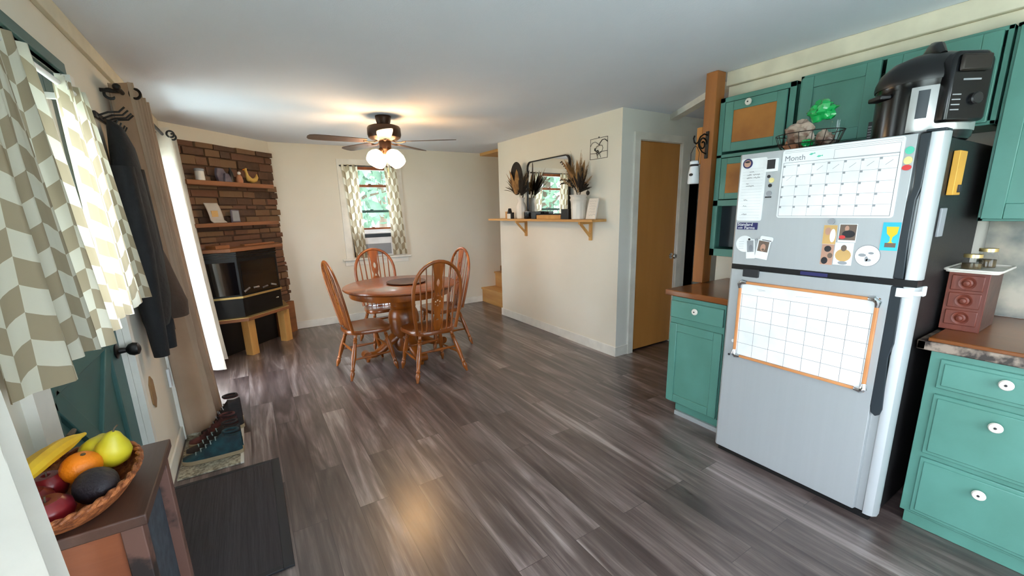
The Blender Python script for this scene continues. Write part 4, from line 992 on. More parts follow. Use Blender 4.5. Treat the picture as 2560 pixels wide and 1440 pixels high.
def bouquet(x, y, z, label, seed, kind):
    t = thing('dried_bouquet', label, 'dried flowers', (x, y, z)); rnd = random.Random(seed)
    m = MB()
    for k in range(9): a = rnd.uniform(0, 6.28); m.tube([(0, 0, -.10), (.02*math.cos(a), .02*math.sin(a), 0), (.05*math.cos(a)-.02, .09*math.sin(a), .14)], .0022, 5)
    m.build('stems', 'leafdark', t)
    if kind == 0:
        m = MB(); M = Matrix(((-.45, 0, .9, -.03), (.9, 0, .45, .055), (0, 1, 0, .21), (0, 0, 0, 1)))    # big oval fan leaf
        ov = [(.085*math.cos(R(a)), .19*math.sin(R(a))) for a in range(0, 360, 12)]; m.shape([ov], .004, M); m.build('fan_leaf', 'leafdark', t)
        m = MB()
        for k in range(12): a = rnd.uniform(-.5, .5); blade(m, (-.045, .055+a*.05, .03), (-.15, a, 1), rnd.uniform(.2, .3), .024, .1)
        m.build('tan_leaf_spray', 'leaftan', t)
        m = MB()
        for k in range(14): blade(m, (-.02, .10, .03), (-.1, rnd.uniform(.1, .9), rnd.uniform(.3, 1)), rnd.uniform(.12, .25), .02, .4)
        m.build('olive_leaf_spray', 'leafolive', t)
        m = MB()
        for k in range(26): blade(m, (-.02, -.02, .01), (rnd.uniform(-.25, .1), rnd.uniform(-.95, -.1), rnd.uniform(.35, 1)), rnd.uniform(.14, .33), .018, rnd.uniform(-.2, .4))
        m.build('dark_leaf_spray', 'leafdark', t)
        m = MB()
        for dy, ll in ((-.75, .32), (-1.0, .3), (.8, .22), (-.6, .36)): plume(m, (-.02, 0, .02), (-.1, dy, .9), ll, .045, rnd, 130)
        m.build('pampas_plume', 'plume', t)
    else:
        m = MB()
        for k in range(16): blade(m, (0, 0, .02), (rnd.uniform(-.3, 0), rnd.uniform(-.8, .8), rnd.uniform(.6, 1)), rnd.uniform(.18, .34), .022, rnd.uniform(-.3, .3))
        m.build('tan_leaf_spray', 'leaftan', t)
        m = MB()
        for dy, dz, ll in ((.55, .9, .38), (.15, 1, .40), (-.25, 1, .40), (-.6, .8, .34), (-.9, .55, .28), (.85, .6, .30), (-.3, 1, .36)): plume(m, (-.01, 0, .0), (-.12, dy, dz), ll, .06, rnd, 170)
        m.build('pampas_plume', 'plume', t)
        m = MB()
        for k in range(16): blade(m, (0, -.02, .0), (rnd.uniform(-.25, .0), rnd.uniform(-1, .1), rnd.uniform(.15, .9)), rnd.uniform(.12, .26), .016, .3)
        m.build('dark_leaf_spray', 'leafdark', t)
        m = MB()
        for (dy, dz, ll) in ((.95, .45, .26), (.9, .28, .24), (.75, .95, .36)):
            d = Vector((-.12, dy, dz)).normalized()
            pts = [Vector((0, 0, 0))+d*ll*u+Vector((0, 0, .05*math.sin(u*2.6))) for u in [i/10 for i in range(11)]]; m.tube(pts, .002, 5)
            for p in pts[3:]: m.ell(p+Vector((0, 0, .004)), (.009, .010, .007), 8); m.ell(p+Vector((-.008, .006, -.004)), (.007, .008, .006), 8)
        m.build('seed_pod_twigs', 'leafdark', t)
        m = MB(); m.tube([(0, -.05, .03), (-.02, -.13, .05), (-.02, -.155, .01)], .002, 5); m.ell((-.02, -.155, -.01), (.018, .018, .022), 12); m.build('hanging_pod', 'leafdark', t)
bouquet(2.85, 4.30, 1.60, 'dried bouquet with a big dark oval leaf in the slim vase', 5, 0)
bouquet(2.84, 3.265, 1.60, 'feathery tan pampas bouquet in the wide vase right of the mirror', 6, 1)
def pot(y, r_, h, label, x=2.82):
    t = thing('candle_jar', label, 'jar', (x, y, 1.3425)); m = MB(); m.lathe([(0, .001), (r_*.9, .001), (r_, .01), (r_, h), (r_*.9, h), (r_*.88, h-.012), (0, h-.012)], n=24); m.build('body', 'glossblack', t)
    m = MB(); m.lathe([(r_*1.01, h-.008), (r_*1.03, h), (r_*.9, h+.002)], n=24); m.build('rim', 'papergrey', t)
pot(4.13, .045, .085, 'black glass jar at the foot of the slim vase')
tag(bx(2.79, 2.86, 3.93, 4.02, 1.3425, 1.425).build('black_box', 'black', bev=.004, loc=(2.82, 3.97, 1.3425)), 'small black box between the glass jar and the light wood block', 'box')
tag(bx(2.785, 2.87, 3.36, 3.475, 1.3425, 1.445).build('black_box', 'black', bev=.004, loc=(2.82, 3.42, 1.3425)), 'square black box between the light wood block and the wide vase', 'box')
o = MB(); o.box(2.86, 2.872, 4.62, 4.70, 1.3425, 1.43); o = o.build('picture_card', 'pinez', bev=.001, loc=(2.866, 4.66, 1.3425)); tag(o, 'small tan card standing at the far left end of the pine shelf', 'card')
t = thing('house_ornament', 'tiny wooden house with a black pointed roof beside the slim vase', 'ornament', (2.83, 4.53, 1.3425))
m = MB(); m.box(-.02, .02, -.035, .045, 0, .06); m.build('body', 'ceramic', t)
m = MB(); m.prism([(-.015, .06), (.045, .06), (.012, .125)], -.02, .02, 'x'); m.box(-.021, .021, -.055, -.036, 0, .075); m.build('roof', 'ink', t)
t = thing('verse_board', 'small whitewashed wooden board with handwritten script at the right end of the pine shelf', 'sign', (2.84, 3.09, 1.3425)); t.rotation_euler = (0, R(14), 0)
m = MB(); m.box(-.008, .008, -.065, .065, 0, .20); m.build('board', 'ceramic', t, bev=.002)
m = MB(); rr = random.Random(9)
MV = Matrix(((0, 0, -1, -.0088), (-1, 0, 0, 0), (0, 1, 0, 0), (0, 0, 0, 1))); vs = []
def vln(x0, y0, x1, y1, w_=.001):
    d = Vector((x1-x0, y1-y0)); n_ = Vector((-d.y, d.x)).normalized()*w_/2
    m.add([MV @ Vector(p) for p in ((x0+n_.x, y0+n_.y, 0), (x0-n_.x, y0-n_.y, 0), (x1-n_.x, y1-n_.y, 0), (x1+n_.x, y1+n_.y, 0))], [(0, 1, 2, 3)])
for row, (yy, k, s_) in enumerate(((.172, 9, .010), (.148, 8, .010), (.124, 9, .010), (.098, 8, .010), (.070, 9, .010), (.040, 6, .015))):
    px, py = -.048+.004*row, yy
    for q in range(k): nx = px+s_; ny = yy+rr.uniform(-.004, .006)*(1.6 if row == 5 else 1); vln(px, py, nx, ny, .0012 if row < 5 else .002); px, py = nx, ny
m.build('script', 'inkgrey', t)
# wire art
L = Vector((2.944, 3.105, 1.905)); t = thing('wire_wall_art', 'thin black wire frame with a heart of hands and a figure, on the partition wall', 'wall art', L)
MV2 = Matrix(((0, 0, -1, 0), (-1, 0, 0, 0), (0, 1, 0, 0), (0, 0, 0, 1)))
def wl(pts, r_=.0022, closed=False): return m.tube([MV2 @ Vector((p[0], p[1], 0)) for p in pts], r_, 6, closed=closed)
m = MB(); wl([(-.115, 0), (.115, 0), (.115, .185), (-.115, .185)], .0026, True); m.ell(MV2 @ Vector((0, .192, 0)), .006, 8); m.build('frame', 'blackm', t)
m = MB()
wl([(-.115, .12), (-.09, .15), (-.05, .155), (-.01, .135), (.005, .12)]); wl([(.115, .14), (.08, .165), (.045, .165), (.015, .14), (.005, .12)], .0035)
wl([(.005, .12), (-.03, .11), (-.045, .085), (-.03, .06), (0, .045)]); wl([(.005, .12), (.045, .115), (.055, .09), (.04, .06), (0, .045)])
m.build('heart_hands', 'blackm', t)
m = MB(); wl([(-.05, .10), (-.055, .08), (-.03, .07), (-.01, .075), (-.005, .06), (-.02, .055)], .005); wl([(-.115, .055), (-.05, .05), (-.02, .055), (.05, .062), (.115, .06)]); wl([(-.03, .05), (-.02, .03), (0, .05)], .003); wl([(-.02, .03), (-.012, .005)]); wl([(.01, .045), (.03, .008)]); m.build('figure', 'blackm', t)

# ================================================================== STAIRS
L = Vector((3.9, 5.47, 0)); t = thing('staircase', 'pine stair steps rising to the right behind the partition wall', 'stairs', L)
for k in range(4):
    m = Wd(L); x = 3.15+.25*k; z = .235*(k+1); m.box(x, x+.25, 5.0, YF-.001, 0 if k == 0 else z-.25, z-.028); m.box(x-.02, x+.25, 5.0, YF-.001, z-.028, z); m.build('step', 'pine', t, bev=.003)
L = Vector((3.56, YF-.005, .49)); t = thing('outlet_plate', 'brown outlet plate on the wall beside the stairs', 'outlet', L)
m = MB(); m.box(-.06, .05, -.004, .004, -.065, .065); m.build('plate', 'outlet', t, bev=.002); m = MB(); m.box(-.03, .02, -.008, -.003, -.01, .02); m.build('socket', 'ceramic', t)
# ================================================================== FIREPLACE IN THE DIAGONAL CORNER (local x along the wall, -y into the room)
O = (-.083, 5.506, 0)
t = thing('fireplace', 'black gas fireplace in a stacked stone surround across the far left corner', 'fireplace', O, 45)
m = MB(); rnd = random.Random(12); z = .40
while z < 2.165:
    h_ = min(rnd.choice((.045, .06, .075, .09)), 2.17-z); x = -.64
    while x < .615:
        w_ = min(rnd.uniform(.11, .30), .62-x+rnd.uniform(-.012, .01)) if .62-x < .32 else rnd.uniform(.11, .30)
        if w_ < .03: break
        d_ = rnd.uniform(.035, .062); m.ct = rnd.random()
        a, b, c, e = x+.003, x+w_-.003, z+.003, z+h_-.003; j = lambda: rnd.uniform(-.003, .003)
        vs = [(a+j(), -.0, c+j()), (b+j(), -.0, c+j()), (b+j(), -.0, e+j()), (a+j(), -.0, e+j()), (a+.004+j(), -d_, c+.004+j()), (b-.004+j(), -d_+j(), c+.004+j()), (b-.004+j(), -d_, e-.004+j()), (a+.004+j(), -d_+j(), e-.004+j())]
        m.add(vs, [(0, 1, 2, 3), (4, 5, 6, 7), (0, 1, 5, 4), (1, 2, 6, 5), (2, 3, 7, 6), (3, 0, 4, 7)]); x += w_
    z += h_
m.ct = .05; m.box(-.64, .61, -.028, -.001, .40, 2.165)
m.build('stone_facing', 'stone', t)
def bay(y0, xh, xs, z0, z1, m, x_c=-.06):       # bay shaped prism: flat centre, 45 degree sides
    m.prism([(x_c-xs, -.03), (x_c-xh, y0), (x_c+xh, y0), (x_c+xs, -.03)], z0, z1); return m
bay(-.285, .262, .50, .425, 1.10, MB()).build('firebox_body', 'firebox', t, bev=.004)
m = MB()
for k, z in enumerate((1.035, 1.062, 1.085)): bay(-.292, .264, .504, z, z+.014, m)
m.build('top_louvres', 'glossblack', t)
m = MB(); m.box(-.29, .17, -.288, -.284, .665, 1.0)
m.T = Matrix.Translation((-.322, -.285, 0)) @ Matrix.Rotation(R(180-46.5), 4, 'Z'); m.box(.02, .30, -.003, .002, .665, 1.0)
m.T = Matrix.Translation((.202, -.285, 0)) @ Matrix.Rotation(R(46.5), 4, 'Z'); m.box(.02, .30, -.002, .003, .665, 1.0)
m.build('viewing_glass', 'insert_glass', t)
bay(-.298, .268, .51, .628, .648, MB()).build('brass_strip', 'brass', t)
m = MB()
for a, b, r_ in (((-.22, -.24, .72), (.10, -.22, .78), .035), ((-.12, -.26, .76), (.16, -.2, .72), .028), ((-.05, -.2, .8), (.0, -.22, .86), .03)): m.tube([a, b], r_, 10)
for k in range(4): m.tube([(-.29+.12*k, -.2885, .69+.02*(k % 2)), (-.22+.12*k, -.2885, .72-.01*k)], .010, 8)
m.build('ceramic_logs', 'log', t)
m = MB(); m.ell((.13, -.292, .545), (.022, .006, .008), 12); m.build('badge', 'chrome', t)
m = MB(); bay(-.345, .29, .56, .392, .424, m); m.build('hearth_board', 'mantle', t, bev=.003)
bay(-.34, .288, .555, .4245, .431, MB()).build('brass_edge', 'brass', t)
for x in (-.265, .235): bx(x-.045, x+.045, -.285, -.195, 0, .392).build('leg', 'pinez', t, bev=.003)
bx(.34, .625, -.07, -.02, 0, .392).build('side_board', 'mantle', t)
bx(-.62, .34, -.03, -.002, 0, .40).build('shade_backing', 'black', t)  # black sheet paints the shadow behind the legs under the hearth
def ledge(z0, z1, y, xl, xr, label, name='floating_shelf'):
    o = bx(xl, xr, y, -.064, z0, z1).build(name, 'mantle', bev=.003); o.location = O; o.rotation_euler = (0, 0, R(45)); return tag(o, label, 'shelf')
ledge(1.752, 1.795, -.20, -.62, .42, 'topmost wooden shelf on the stone fireplace wall')
ledge(1.355, 1.392, -.20, -.62, .42, 'second wooden shelf on the stone fireplace wall')
o = MB(); o.prism([(-.60, -.07), (-.40, -.31), (.30, -.31), (.50, -.07)], 1.105, 1.14); o = o.build('mantel_shelf', 'mantle', bev=.004); o.location = O; o.rotation_euler = (0, 0, R(45)); tag(o, 'lowest wooden shelf, the mantel right above the black fireplace', 'shelf')
def FP(x, y, z):
    c = math.cos(R(45)); return (O[0]+c*x-c*y, O[1]+c*x+c*y, z)
def on_shelf(name, label, cat, x, y, z, rz=0): return thing(name, label, cat, FP(x, y, z), 45+rz)
t = on_shelf('lidded_jar', 'small white lidded jar at the left end of the topmost fireplace shelf', 'jar', -.43, -.14, 1.7955)
m = MB(); m.lathe([(0, 0), (.038, 0), (.04, .01), (.038, .085), (.0, .088)], n=24); m.build('body', 'ceramic', t)
m = MB(); m.lathe([(.041, .086), (.042, .105), (.03, .112), (0, .113)], n=24); m.build('lid', 'papergrey', t)
t = on_shelf('carved_stone', 'lilac grey carved stone slab on the topmost fireplace shelf', 'ornament', -.18, -.13, 1.7955)
m = MB(); m.prism([(-.05, .0), (.055, 0), (.06, .04), (.045, .09), (.02, .13), (-.05, .135), (-.065, .07)], -.015, .02, 'y'); m.prism([(.0, 0), (.085, 0), (.075, .05), (.055, .085), (.01, .085)], -.035, -.015, 'y'); m.build('slab', 'slate', t, bev=.006)
t = on_shelf('figurine', 'small dark figurine with a light head, left of the duck', 'figurine', .02, -.14, 1.7955)
m = MB(); m.lathe([(0, 0), (.03, 0), (.034, .02), (.028, .06), (.012, .085), (0, .09)], n=20); m.build('body', 'clay', t); m = MB(); m.ell((0, -.005, .098), .018, 12); m.build('head', 'ceramic', t)
t = on_shelf('black_bottle', 'small black bottle behind the dark figurine on the topmost fireplace shelf', 'bottle', -.045, -.105, 1.7955)
m = MB(); m.lathe([(0, 0), (.026, 0), (.028, .05), (.022, .10), (.010, .13), (.012, .15), (0, .152)], n=20); m.build('body', 'black', t)
t = on_shelf('straw_duck', 'straw yellow duck ornament shaped like a crescent on the topmost fireplace shelf', 'ornament', .185, -.14, 1.7955)
m = MB(); pts = [(-.062, 0, .155), (-.074, 0, .14), (-.062, 0, .11), (-.058, 0, .08), (-.040, 0, .045), (0, 0, .032), (.04, 0, .042), (.068, 0, .07), (.072, 0, .105)]
m.tube(pts, [.012, .018, .014, .020, .034, .032, .028, .020, .006], 14, flat=.8); m.build('body', 'yolk', t)
m = MB(); m.tube([(-.085, 0, .143), (-.108, 0, .138)], [.007, .003], 8); m.build('beak', 'orange', t)
t = on_shelf('scroll_plaque', 'cream curled scroll plaque leaning at the left of the second fireplace shelf', 'plaque', -.36, -.14, 1.3925)
def scr(u, v): return ((u-.5)*.15+.02*(1-v), -.02+.05*(v-.2)**2 + (-.035 if v < .12 else 0)*(1-v/.12 if v < .12 else 0), .004+.19*v)
m = MB(); m.grid(scr, 10, 20); m.build('sheet', 'ivory', t, solid=.005)
m = MB(); m.box(-.035, .035, -.004, .002, .05, .12); o_ = m.build('inner_picture', 'tanp', t); o_.location = (0, -.018, 0)
t = on_shelf('photo_stone', 'small grey white marbled plaque on the second fireplace shelf', 'plaque', -.10, -.13, 1.3925)
m = MB(); m.prism([(-.05, .0), (.055, 0), (.052, .125), (-.045, .13)], -.008, .010, 'y'); m.build('plaque', 'slate', t, bev=.004)
m = MB(); m.prism([(-.040, .012), (.045, .012), (.042, .115), (-.035, .118)], -.010, -.008, 'y'); m.build('marbled_face', 'papergrey', t)
t = on_shelf('wood_offcut', 'small light wood board lying at the left of the mantel', 'board', -.40, -.17, 1.1405); m = MB(); m.box(-.08, .08, -.06, .06, 0, .035); m.build('board', 'mantle', t, bev=.004)
t = on_shelf('wood_offcut', 'thin light wood strip lying along the right of the mantel', 'board', .14, -.14, 1.1405); m = MB(); m.box(-.22, .20, -.03, .03, 0, .02); m.build('board', 'mantle', t, bev=.004)

# ================================================================== LEFT WALL TEXTILES
t = thing('curtain_rod', 'white curtain rod across the glazing of the entry door', 'rod', (-.47, 2.0, 1.892))
m = MB(); m.tube([(.02, -.75, 0), (.02, .30, 0)], .009, 10); m.build('rod', 'white', t)
for y in (-.69, .27): bx(-.07, .02, y-.01, y+.01, -.01, .01).build('bracket', 'white', t)
curtain('curtain', folds(1.33, 1.79, 1.33, 1.97, 1.075, 1.915, -.452, .042, 5, 5, hem=.02, ampt=.024), 90, 40, 'chevron', 'near chevron curtain panel, left half of the entry door glazing', wscale=1.4)
curtain('curtain', folds(2.04, 2.30, 1.99, 2.62, 1.085, 1.915, -.452, .030, 3.5, 8, hem=.018, ampt=.018), 80, 40, 'chevron', 'far chevron curtain panel, backlit beside the black coat', wscale=1.4)
t = thing('curtain_rod', 'dark rod carrying the long grommet curtains of the patio door', 'rod', (-.455, 4.05, 2.115))
m = MB(); m.tube([(0, -.98, 0), (0, .95, 0)], .011, 10); m.build('rod', 'blackm', t)
for y in (-.99, .96): m = MB(); m.ell((0, y, 0), .018, 12); m.build('finial', 'blackm', t)
for y in (-.89, .87): bx(-.085, 0, y-.008, y+.008, -.008, .008).build('bracket', 'blackm', t)
def grommets(par, fn, us, v=.975):
    for u in us:
        p = Vector(fn(u, v)); q = Vector(fn(u+.01, v))-p; q.z = 0; nrm = q.normalized().cross(Vector((0, 0, 1)))
        M = Matrix.Translation(p) @ nrm.to_track_quat('Z', 'Y').to_matrix().to_4x4()
        m = MB(T=M); m.tube([(.024*math.cos(R(a)), .024*math.sin(R(a)), 0) for a in range(0, 360, 15)], .007, 8, closed=True, flat=.7); m.build('grommet', 'blackm', par)
def longpanel(fn, mt, label, us):
    o = curtain('long_curtain', fn, 120, 30, mt, label); 
    grommets(o, fn, us); return o
def gf(y0, y1, yb0, yb1, z0, z1, x, at_, ab, k, seed, xb=0, u0=0):
    ph = seed
    def f(u, v):
        a = ab+(at_-ab)*v; y = (yb0+(yb1-yb0)*u)*(1-v)+(y0+(y1-y0)*u)*v
        return (x+xb*(1-v)**1.5+a*math.sin(u*k*6.283+ph)+.2*a*(1-v)*math.sin(u*k*15+ph), y+.012*math.sin(u*k*12.566+ph*2), z0+(z1-z0)*v)
    return f
longpanel(gf(3.14, 3.72, 3.30, 3.80, .02, 2.165, -.455, .058, .085, 5, .6, .035), 'tan', 'long tan grommet curtain beside the coats, nearer one of the patio door', (.02, .14, .27, .39))
longpanel(gf(4.50, 5.00, 4.42, 5.00, .10, 2.165, -.455, .055, .085, 3.5, .9, .05), 'ivory', 'long pale backlit grommet curtain next to the fireplace', (.02, .16, .30))
curtain('long_curtain', gf(.50, .86, .46, .98, .02, 2.2, -.37, .04, .045, 3, .3, .02), 90, 30, 'sheer', 'white curtain at the lower left edge, nearest the camera')
# coat hooks and coats
t = thing('coat_hook_rack', 'black iron coat hook rack on the wall above the black coat', 'coat rack', (-.54, 3.02, 1.95))
m = MB(); m.box(.0, .012, -.12, .14, -.015, .015); m.build('rail', 'blackm', t, bev=.003)
for y in (-.08, .0, .08, .13):
    m = MB(); m.tube([(.01, y, .0), (.05, y+.005, .02), (.09, y+.01, .025), (.115, y+.012, .05)], .0045, 8); m.tube([(.01, y, -.01), (.04, y, -.04), (.07, y, -.035), (.08, y, -.015)], .004, 8); m.build('hook', 'blackm', t)
def garment(secs, n, seed, amp=.02):
    m = MB(); k = len(secs)
    def f(u, v):
        q = v*(k-1); i = min(int(q), k-2); w_ = q-i; a, b = secs[i], secs[i+1]; L_ = [a[j]*(1-w_)+b[j]*w_ for j in range(5)]
        an = u*2*math.pi; c, s_ = math.cos(an), math.sin(an)
        fo = 1+amp*8*math.sin(an*5+seed+L_[2]*2)*.12+.25*amp*8*noise.noise(Vector((c*1.5, s_*1.5, L_[2]*4+seed)))
        return (L_[0]+L_[3]*c*fo, L_[1]+L_[4]*s_*fo, L_[2])
    m.grid(f, n, 36); return m
t = thing('black_coat', 'black hooded coat hanging from the hook rack between door curtain and tan curtain', 'coat', (-.45, 2.95, 1.9))
# sections: x, y, z, half depth, half width
m = garment([(-.49, 2.93, 1.93, .008, .015), (-.475, 2.93, 1.90, .03, .05), (-.465, 2.94, 1.80, .05, .10), (-.465, 2.95, 1.6, .062, .15), (-.46, 2.94, 1.3, .068, .165), (-.46, 2.93, 1.05, .068, .16), (-.465, 2.90, .93, .06, .14), (-.468, 2.89, .89, .05, .12)], 60, 1)
m.T = None; mm = MB(T=Matrix.Translation((.45, -2.95, -1.9))); mm.add(m.v, m.f); mm.build('coat_body', 'coat', t)
for (x, y) in ((-.463, 2.80), (-.45, 2.97)):
    mm = MB(T=Matrix.Translation((.45, -2.95, -1.9))); mm.tube([(x-.0, y, 1.70), (x+.01, y, 1.3), (x, y-.005, 1.0), (x, y, .80), (x, y, .735)], [.05, .05, .046, .038, .034], 14); mm.build('sleeve', 'coat', t)
t = thing('brown_jacket', 'brown jacket hanging behind the black coat, against the tan curtain', 'jacket', (-.43, 3.06, 1.9))
m = garment([(-.49, 3.08, 1.93, .008, .015), (-.49, 3.08, 1.88, .02, .04), (-.49, 3.09, 1.7, .03, .06), (-.475, 3.10, 1.4, .045, .08), (-.445, 3.10, 1.15, .07, .09), (-.42, 3.10, .98, .085, .10), (-.415, 3.10, .90, .075, .09)], 60, 4)
mm = MB(T=Matrix.Translation((.43, -3.12, -1.9))); mm.add(m.v, m.f); mm.build('jacket_body', 'coatb', t)
mm = MB(T=Matrix.Translation((.43, -3.12, -1.9))); mm.tube([(-.48, 3.05, 1.5), (-.45, 3.05, 1.2), (-.44, 3.05, .83)], [.03, .035, .03], 12); mm.build('sleeve', 'coatb', t)
o = MB(); o.prism([(2.775, .595), (2.82, .63), (2.865, .595), (2.865, .485), (2.82, .45), (2.775, .485)], -.5395, -.533, 'x'); tag(o.build('outlet_plate', 'outlet', bev=.001), 'brown six sided switch plate low on the wall below the coats', 'outlet')
tag(bx(-.5395, -.525, 3.27, 3.31, .40, .52).build('wall_box', 'plastic', bev=.003), 'small white box on the wall beside the bottom of the tan curtain', 'box')

# ================================================================== SIDE TABLE WITH FRUIT
L = Vector((-.39, 1.24, 0)); t = thing('side_table', 'narrow tall dark wooden side table with orange plank side under the fruit basket', 'table', L)
Wd(L).box(-.53, -.255, 1.055, 1.415, .825, .85).build('tabletop', 'darkwood', t, bev=.003)
for (x, y) in ((-.285, 1.085), (-.285, 1.385), (-.51, 1.085), (-.51, 1.385)): Wd(L).box(x-.018, x+.018, y-.018, y+.018, 0, .824).build('leg', 'distressed', t, bev=.002)
Wd(L).box(-.492, -.303, 1.078, 1.09, .05, .824).build('side_panel', 'orangew', t)
Wd(L).box(-.30, -.29, 1.104, 1.366, .45, .80).build('door_panel', 'mesh', t)
Wd(L).box(-.30, -.288, 1.104, 1.366, .05, .44).build('drawer_front', 'darkwood', t, bev=.002)
Wd(L).box(-.492, -.30, 1.104, 1.366, .03, .05).build('lower_shelf', 'darkwood', t)
L = Vector((-.385, 1.19, .851)); t = thing('fruit_basket', 'oval woven basket full of fruit on the tall side table', 'basket', L)
A_, B_ = .105, .17
m = MB()
def bas(u, v):
    a = u*2*math.pi; k = .62+.38*min(1, v*1.05)**.6; w_ = .003*math.sin(a*46+ (0 if int(v*9) % 2 else math.pi))
    return ((A_*k+w_)*math.cos(a), (B_*k+w_)*math.sin(a), .002+.048*v)
m.grid(bas, 92, 9); m.build('woven_wall', 'wicker', t, solid=.004)
m = MB(); m.lathe([(0, .004), (.62, .004)], n=40, M=Matrix.Diagonal((A_, B_, 1)).to_4x4()); m.build('woven_floor', 'wicker', t)
m = MB()
for ph in (0, 1): m.tube([((A_+.0035*math.cos(k*.9+ph*3.14))*math.cos(R(k*3)), (B_+.0035*math.cos(k*.9+ph*3.14))*math.sin(R(k*3)), .052+.0035*math.sin(k*.9+ph*3.14)) for k in range(120)], .0048, 7, closed=True)
m.build('braided_rim', 'wicker', t)
def fruit(name, label, cat, loc): return thing(name, label, cat, loc)
def bl(x, y, z): return (L.x+x, L.y+y, L.z+z)
t = fruit('orange', 'bright orange lying in the middle of the fruit basket', 'orange', bl(.005, 0.035, .062)); m = MB(); m.ell((0, 0, 0), (.036, .036, .034), 24); m.build('peel', 'orange', t); m = MB(); m.ell((.01, -.008, .032), (.005, .005, .003), 8); m.build('stem_end', 'leafolive', t)
def pearf(label, loc, rot, sc=1):
    t = fruit('pear', label, 'pear', loc); t.rotation_euler = tuple(R(a) for a in rot)
    m = MB(); m.lathe([(0, -.036*sc), (.018*sc, -.034*sc), (.033*sc, -.018*sc), (.036*sc, .0), (.030*sc, .018*sc), (.020*sc, .034*sc), (.014*sc, .046*sc), (.006*sc, .052*sc), (0, .053*sc)], n=24); m.build('skin', 'pear', t)
    m = MB(); m.tube([(0, 0, .05*sc), (.003, 0, .062*sc), (.008, 0, .07*sc)], .0018, 6); m.build('stem', 'bark', t)
pearf('yellow pear standing at the right of the orange', bl(.050, .075, .066), (10, 12, 0))
pearf('paler yellow pear lying behind the orange', bl(.015, .112, .060), (-70, 20, 0), .95)
def apple(label, loc, sc, mt='apple', nm='apple'):
    t = fruit(nm, label, nm, loc); m = MB(); m.lathe([(0, -.028*sc), (.012*sc, -.032*sc), (.028*sc, -.022*sc), (.036*sc, .0), (.034*sc, .016*sc), (.022*sc, .028*sc), (.009*sc, .028*sc), (0, .020*sc)], n=24); m.build('skin', mt, t)
    m = MB(); m.tube([(0, 0, .018*sc), (.002, 0, .036*sc)], .0015, 6); m.build('stem', 'bark', t)
apple('dark red apple at the front left of the fruit basket', bl(-.015, -.10, .040), 1.1)
apple('red apple at the left rim of the fruit basket', bl(-.055, -.04, .040), 1.0)
apple('red apple under the bananas, between orange and left rim', bl(-.05, .03, .038), .95)
t = fruit('avocado', 'dark purple brown avocado at the front of the fruit basket', 'avocado', bl(.045, -.045, .046)); t.rotation_euler = (R(80), 0, R(25))
m = MB(); m.lathe([(0, -.052), (.02, -.048), (.034, -.03), (.038, -.008), (.032, .018), (.022, .038), (.012, .05), (0, .054)], n=24); m.build('skin', 'avocado', t)
t = fruit('banana_bunch', 'bunch of two ripe bananas lying over the far left rim of the basket', 'bananas', bl(-.045, .03, .075))
for k, (dx, dz) in enumerate(((0, 0), (.022, .010))):
    m = MB(); pts = []
    for i in range(12):
        u = i/11; a = R(-38+76*u); pts.append((dx-.01+.055*(u-.5), .14*(u-.5)*1.5, dz+.035-.06*(1-math.cos(a))*1.8 if False else dz+.018+.05*(math.cos(a)-.85)))
    m.tube(pts, [.006, .012, .0155, .017, .0175, .0175, .0175, .017, .0155, .012, .007, .004], 9); m.build('banana', 'banana', t)
m = MB(); m.tube([(.015, .098, .028), (.02, .118, .036)], [.007, .005], 8); m.build('stem', 'bark', t)

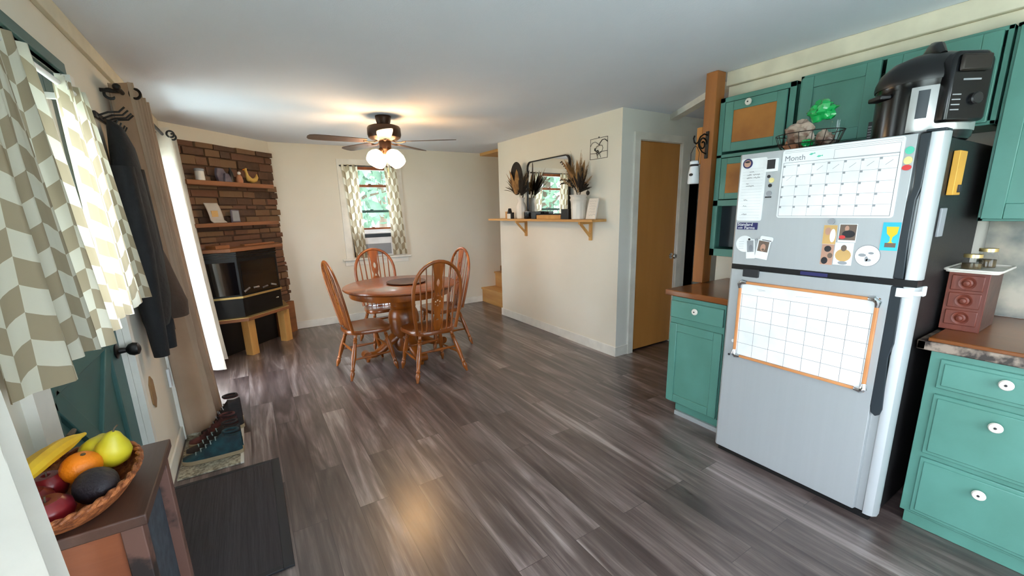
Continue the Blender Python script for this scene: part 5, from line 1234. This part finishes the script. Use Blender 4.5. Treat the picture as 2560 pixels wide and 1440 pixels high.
# ================================================================== FLOOR MATS AND SHOES
t = thing('door_mat', 'large charcoal ribbed door mat on the floor by the entry door', 'mat', (-.27, 2.24, 0))
m = MB(); m.box(-.245, .235, -.445, .455, .001, .009); m.build('ribbed_field', 'rubber', t)
m = MB(); m.box(.215, .258, -.47, .48, .0005, .0105); m.box(-.265, -.243, -.47, .48, .0005, .0105); m.box(-.243, .215, -.47, -.443, .0005, .0105); m.box(-.243, .215, .453, .48, .0005, .0105); m.build('rim', 'matrim', t, bev=.002)
t = thing('shoe_rug', 'small speckled grey beige rug under the shoes by the wall', 'rug', (-.365, 3.12, 0))
m = MB(); m.box(-.15, .155, -.33, .38, .001, .010); m.build('field', 'speckle', t, bev=.002)
m = MB(); m.box(.155, .172, -.33, .38, .001, .011); m.build('pale_edge', 'sheer', t)
def shoe(label, loc, rz, upper_m, accent, ln_=.29, high=.105, rx=0, cat='shoe'):
    """toe towards +y"""
    t = thing('shoe', label, cat, loc, rz, group=None); t.rotation_euler = (R(rx), 0, R(rz)); wd = .050
    def outline(s_):    # half width along 0 heel .. 1 toe
        return wd*(.62+.38*math.sin(min(1, s_*1.5)*1.4))*(1 if s_ < .78 else math.sqrt(max(0, 1-((s_-.78)/.23)**2)))*(1 if s_ > .07 else math.sqrt(s_/.07*.7+.3))
    def top(s_):
        if s_ < .32: return high-.012*math.sin(s_/.32*3.14)
        if s_ < .78: q = (s_-.32)/.46; return high*(1-q)**1.0*.62+.048+.0*q if q > 0 else high
        return .048-.012*(s_-.78)/.22
    m = MB()
    def f(u, v):
        s_ = .01+.975*v; a = math.pi*u; hw = outline(s_); tp = top(s_)
        if s_ < .30: tp_ = tp-.035*math.sin(a)**6 ; nar = .72
        else: tp_ = tp; nar = .72
        return (hw*math.cos(a)*(1-.28*math.sin(a)**2), -ln_/2+ln_*s_, .022+(tp_-.022)*math.sin(a)**.7)
    m.grid(f, 22, 34); m.build('upper', upper_m, t)
    m = MB(); pl = [( outline(i/24*.98+.01)*1.07, -ln_/2+ln_*i/24) for i in range(25)]; pl += [(-a, b) for a, b in reversed(pl)]
    m.prism(pl, .0, .026); m.build('sole', 'sole', t, bev=.004)
    m = MB()
    for i in range(5):
        s_ = .42+.085*i; z = top(s_)+.002; m.tube([(-.024, -ln_/2+ln_*s_, z-.010), (0, -ln_/2+ln_*(s_+.02), z+.003), (.024, -ln_/2+ln_*s_, z-.010)], .0032, 6)
    m.build('laces', accent, t)
    m = MB(); m.tube([(.026*math.cos(R(a)), -ln_/2+.055+.040*math.sin(R(a)), high-.006) for a in range(0, 360, 20)], .007, 8, closed=True); m.build('collar', upper_m, t)
    return t
shoe('teal mesh running shoe with grey laces in front, toe to the wall', (-.345, 2.95, .0105), 84, 'shoe_teal', 'lace', .315, .16)
shoe('black brown suede shoe, right behind the teal shoe', (-.345, 3.07, .0105), 92, 'shoe_dark', 'lace', .30, .16)
shoe('maroon canvas shoe in the second row, toe to the wall', (-.35, 3.185, .0105), 88, 'shoe_red', 'shoe_red', .28, .17)
shoe('dark maroon boot standing tall at the back near the floor edge', (-.31, 3.30, .0105), 96, 'shoe_dark', 'papergrey', .25, .25)
shoe('reddish shoe furthest back, half hidden by the boots', (-.31, 3.42, .0105), 90, 'shoe_red', 'papergrey', .24, .20)
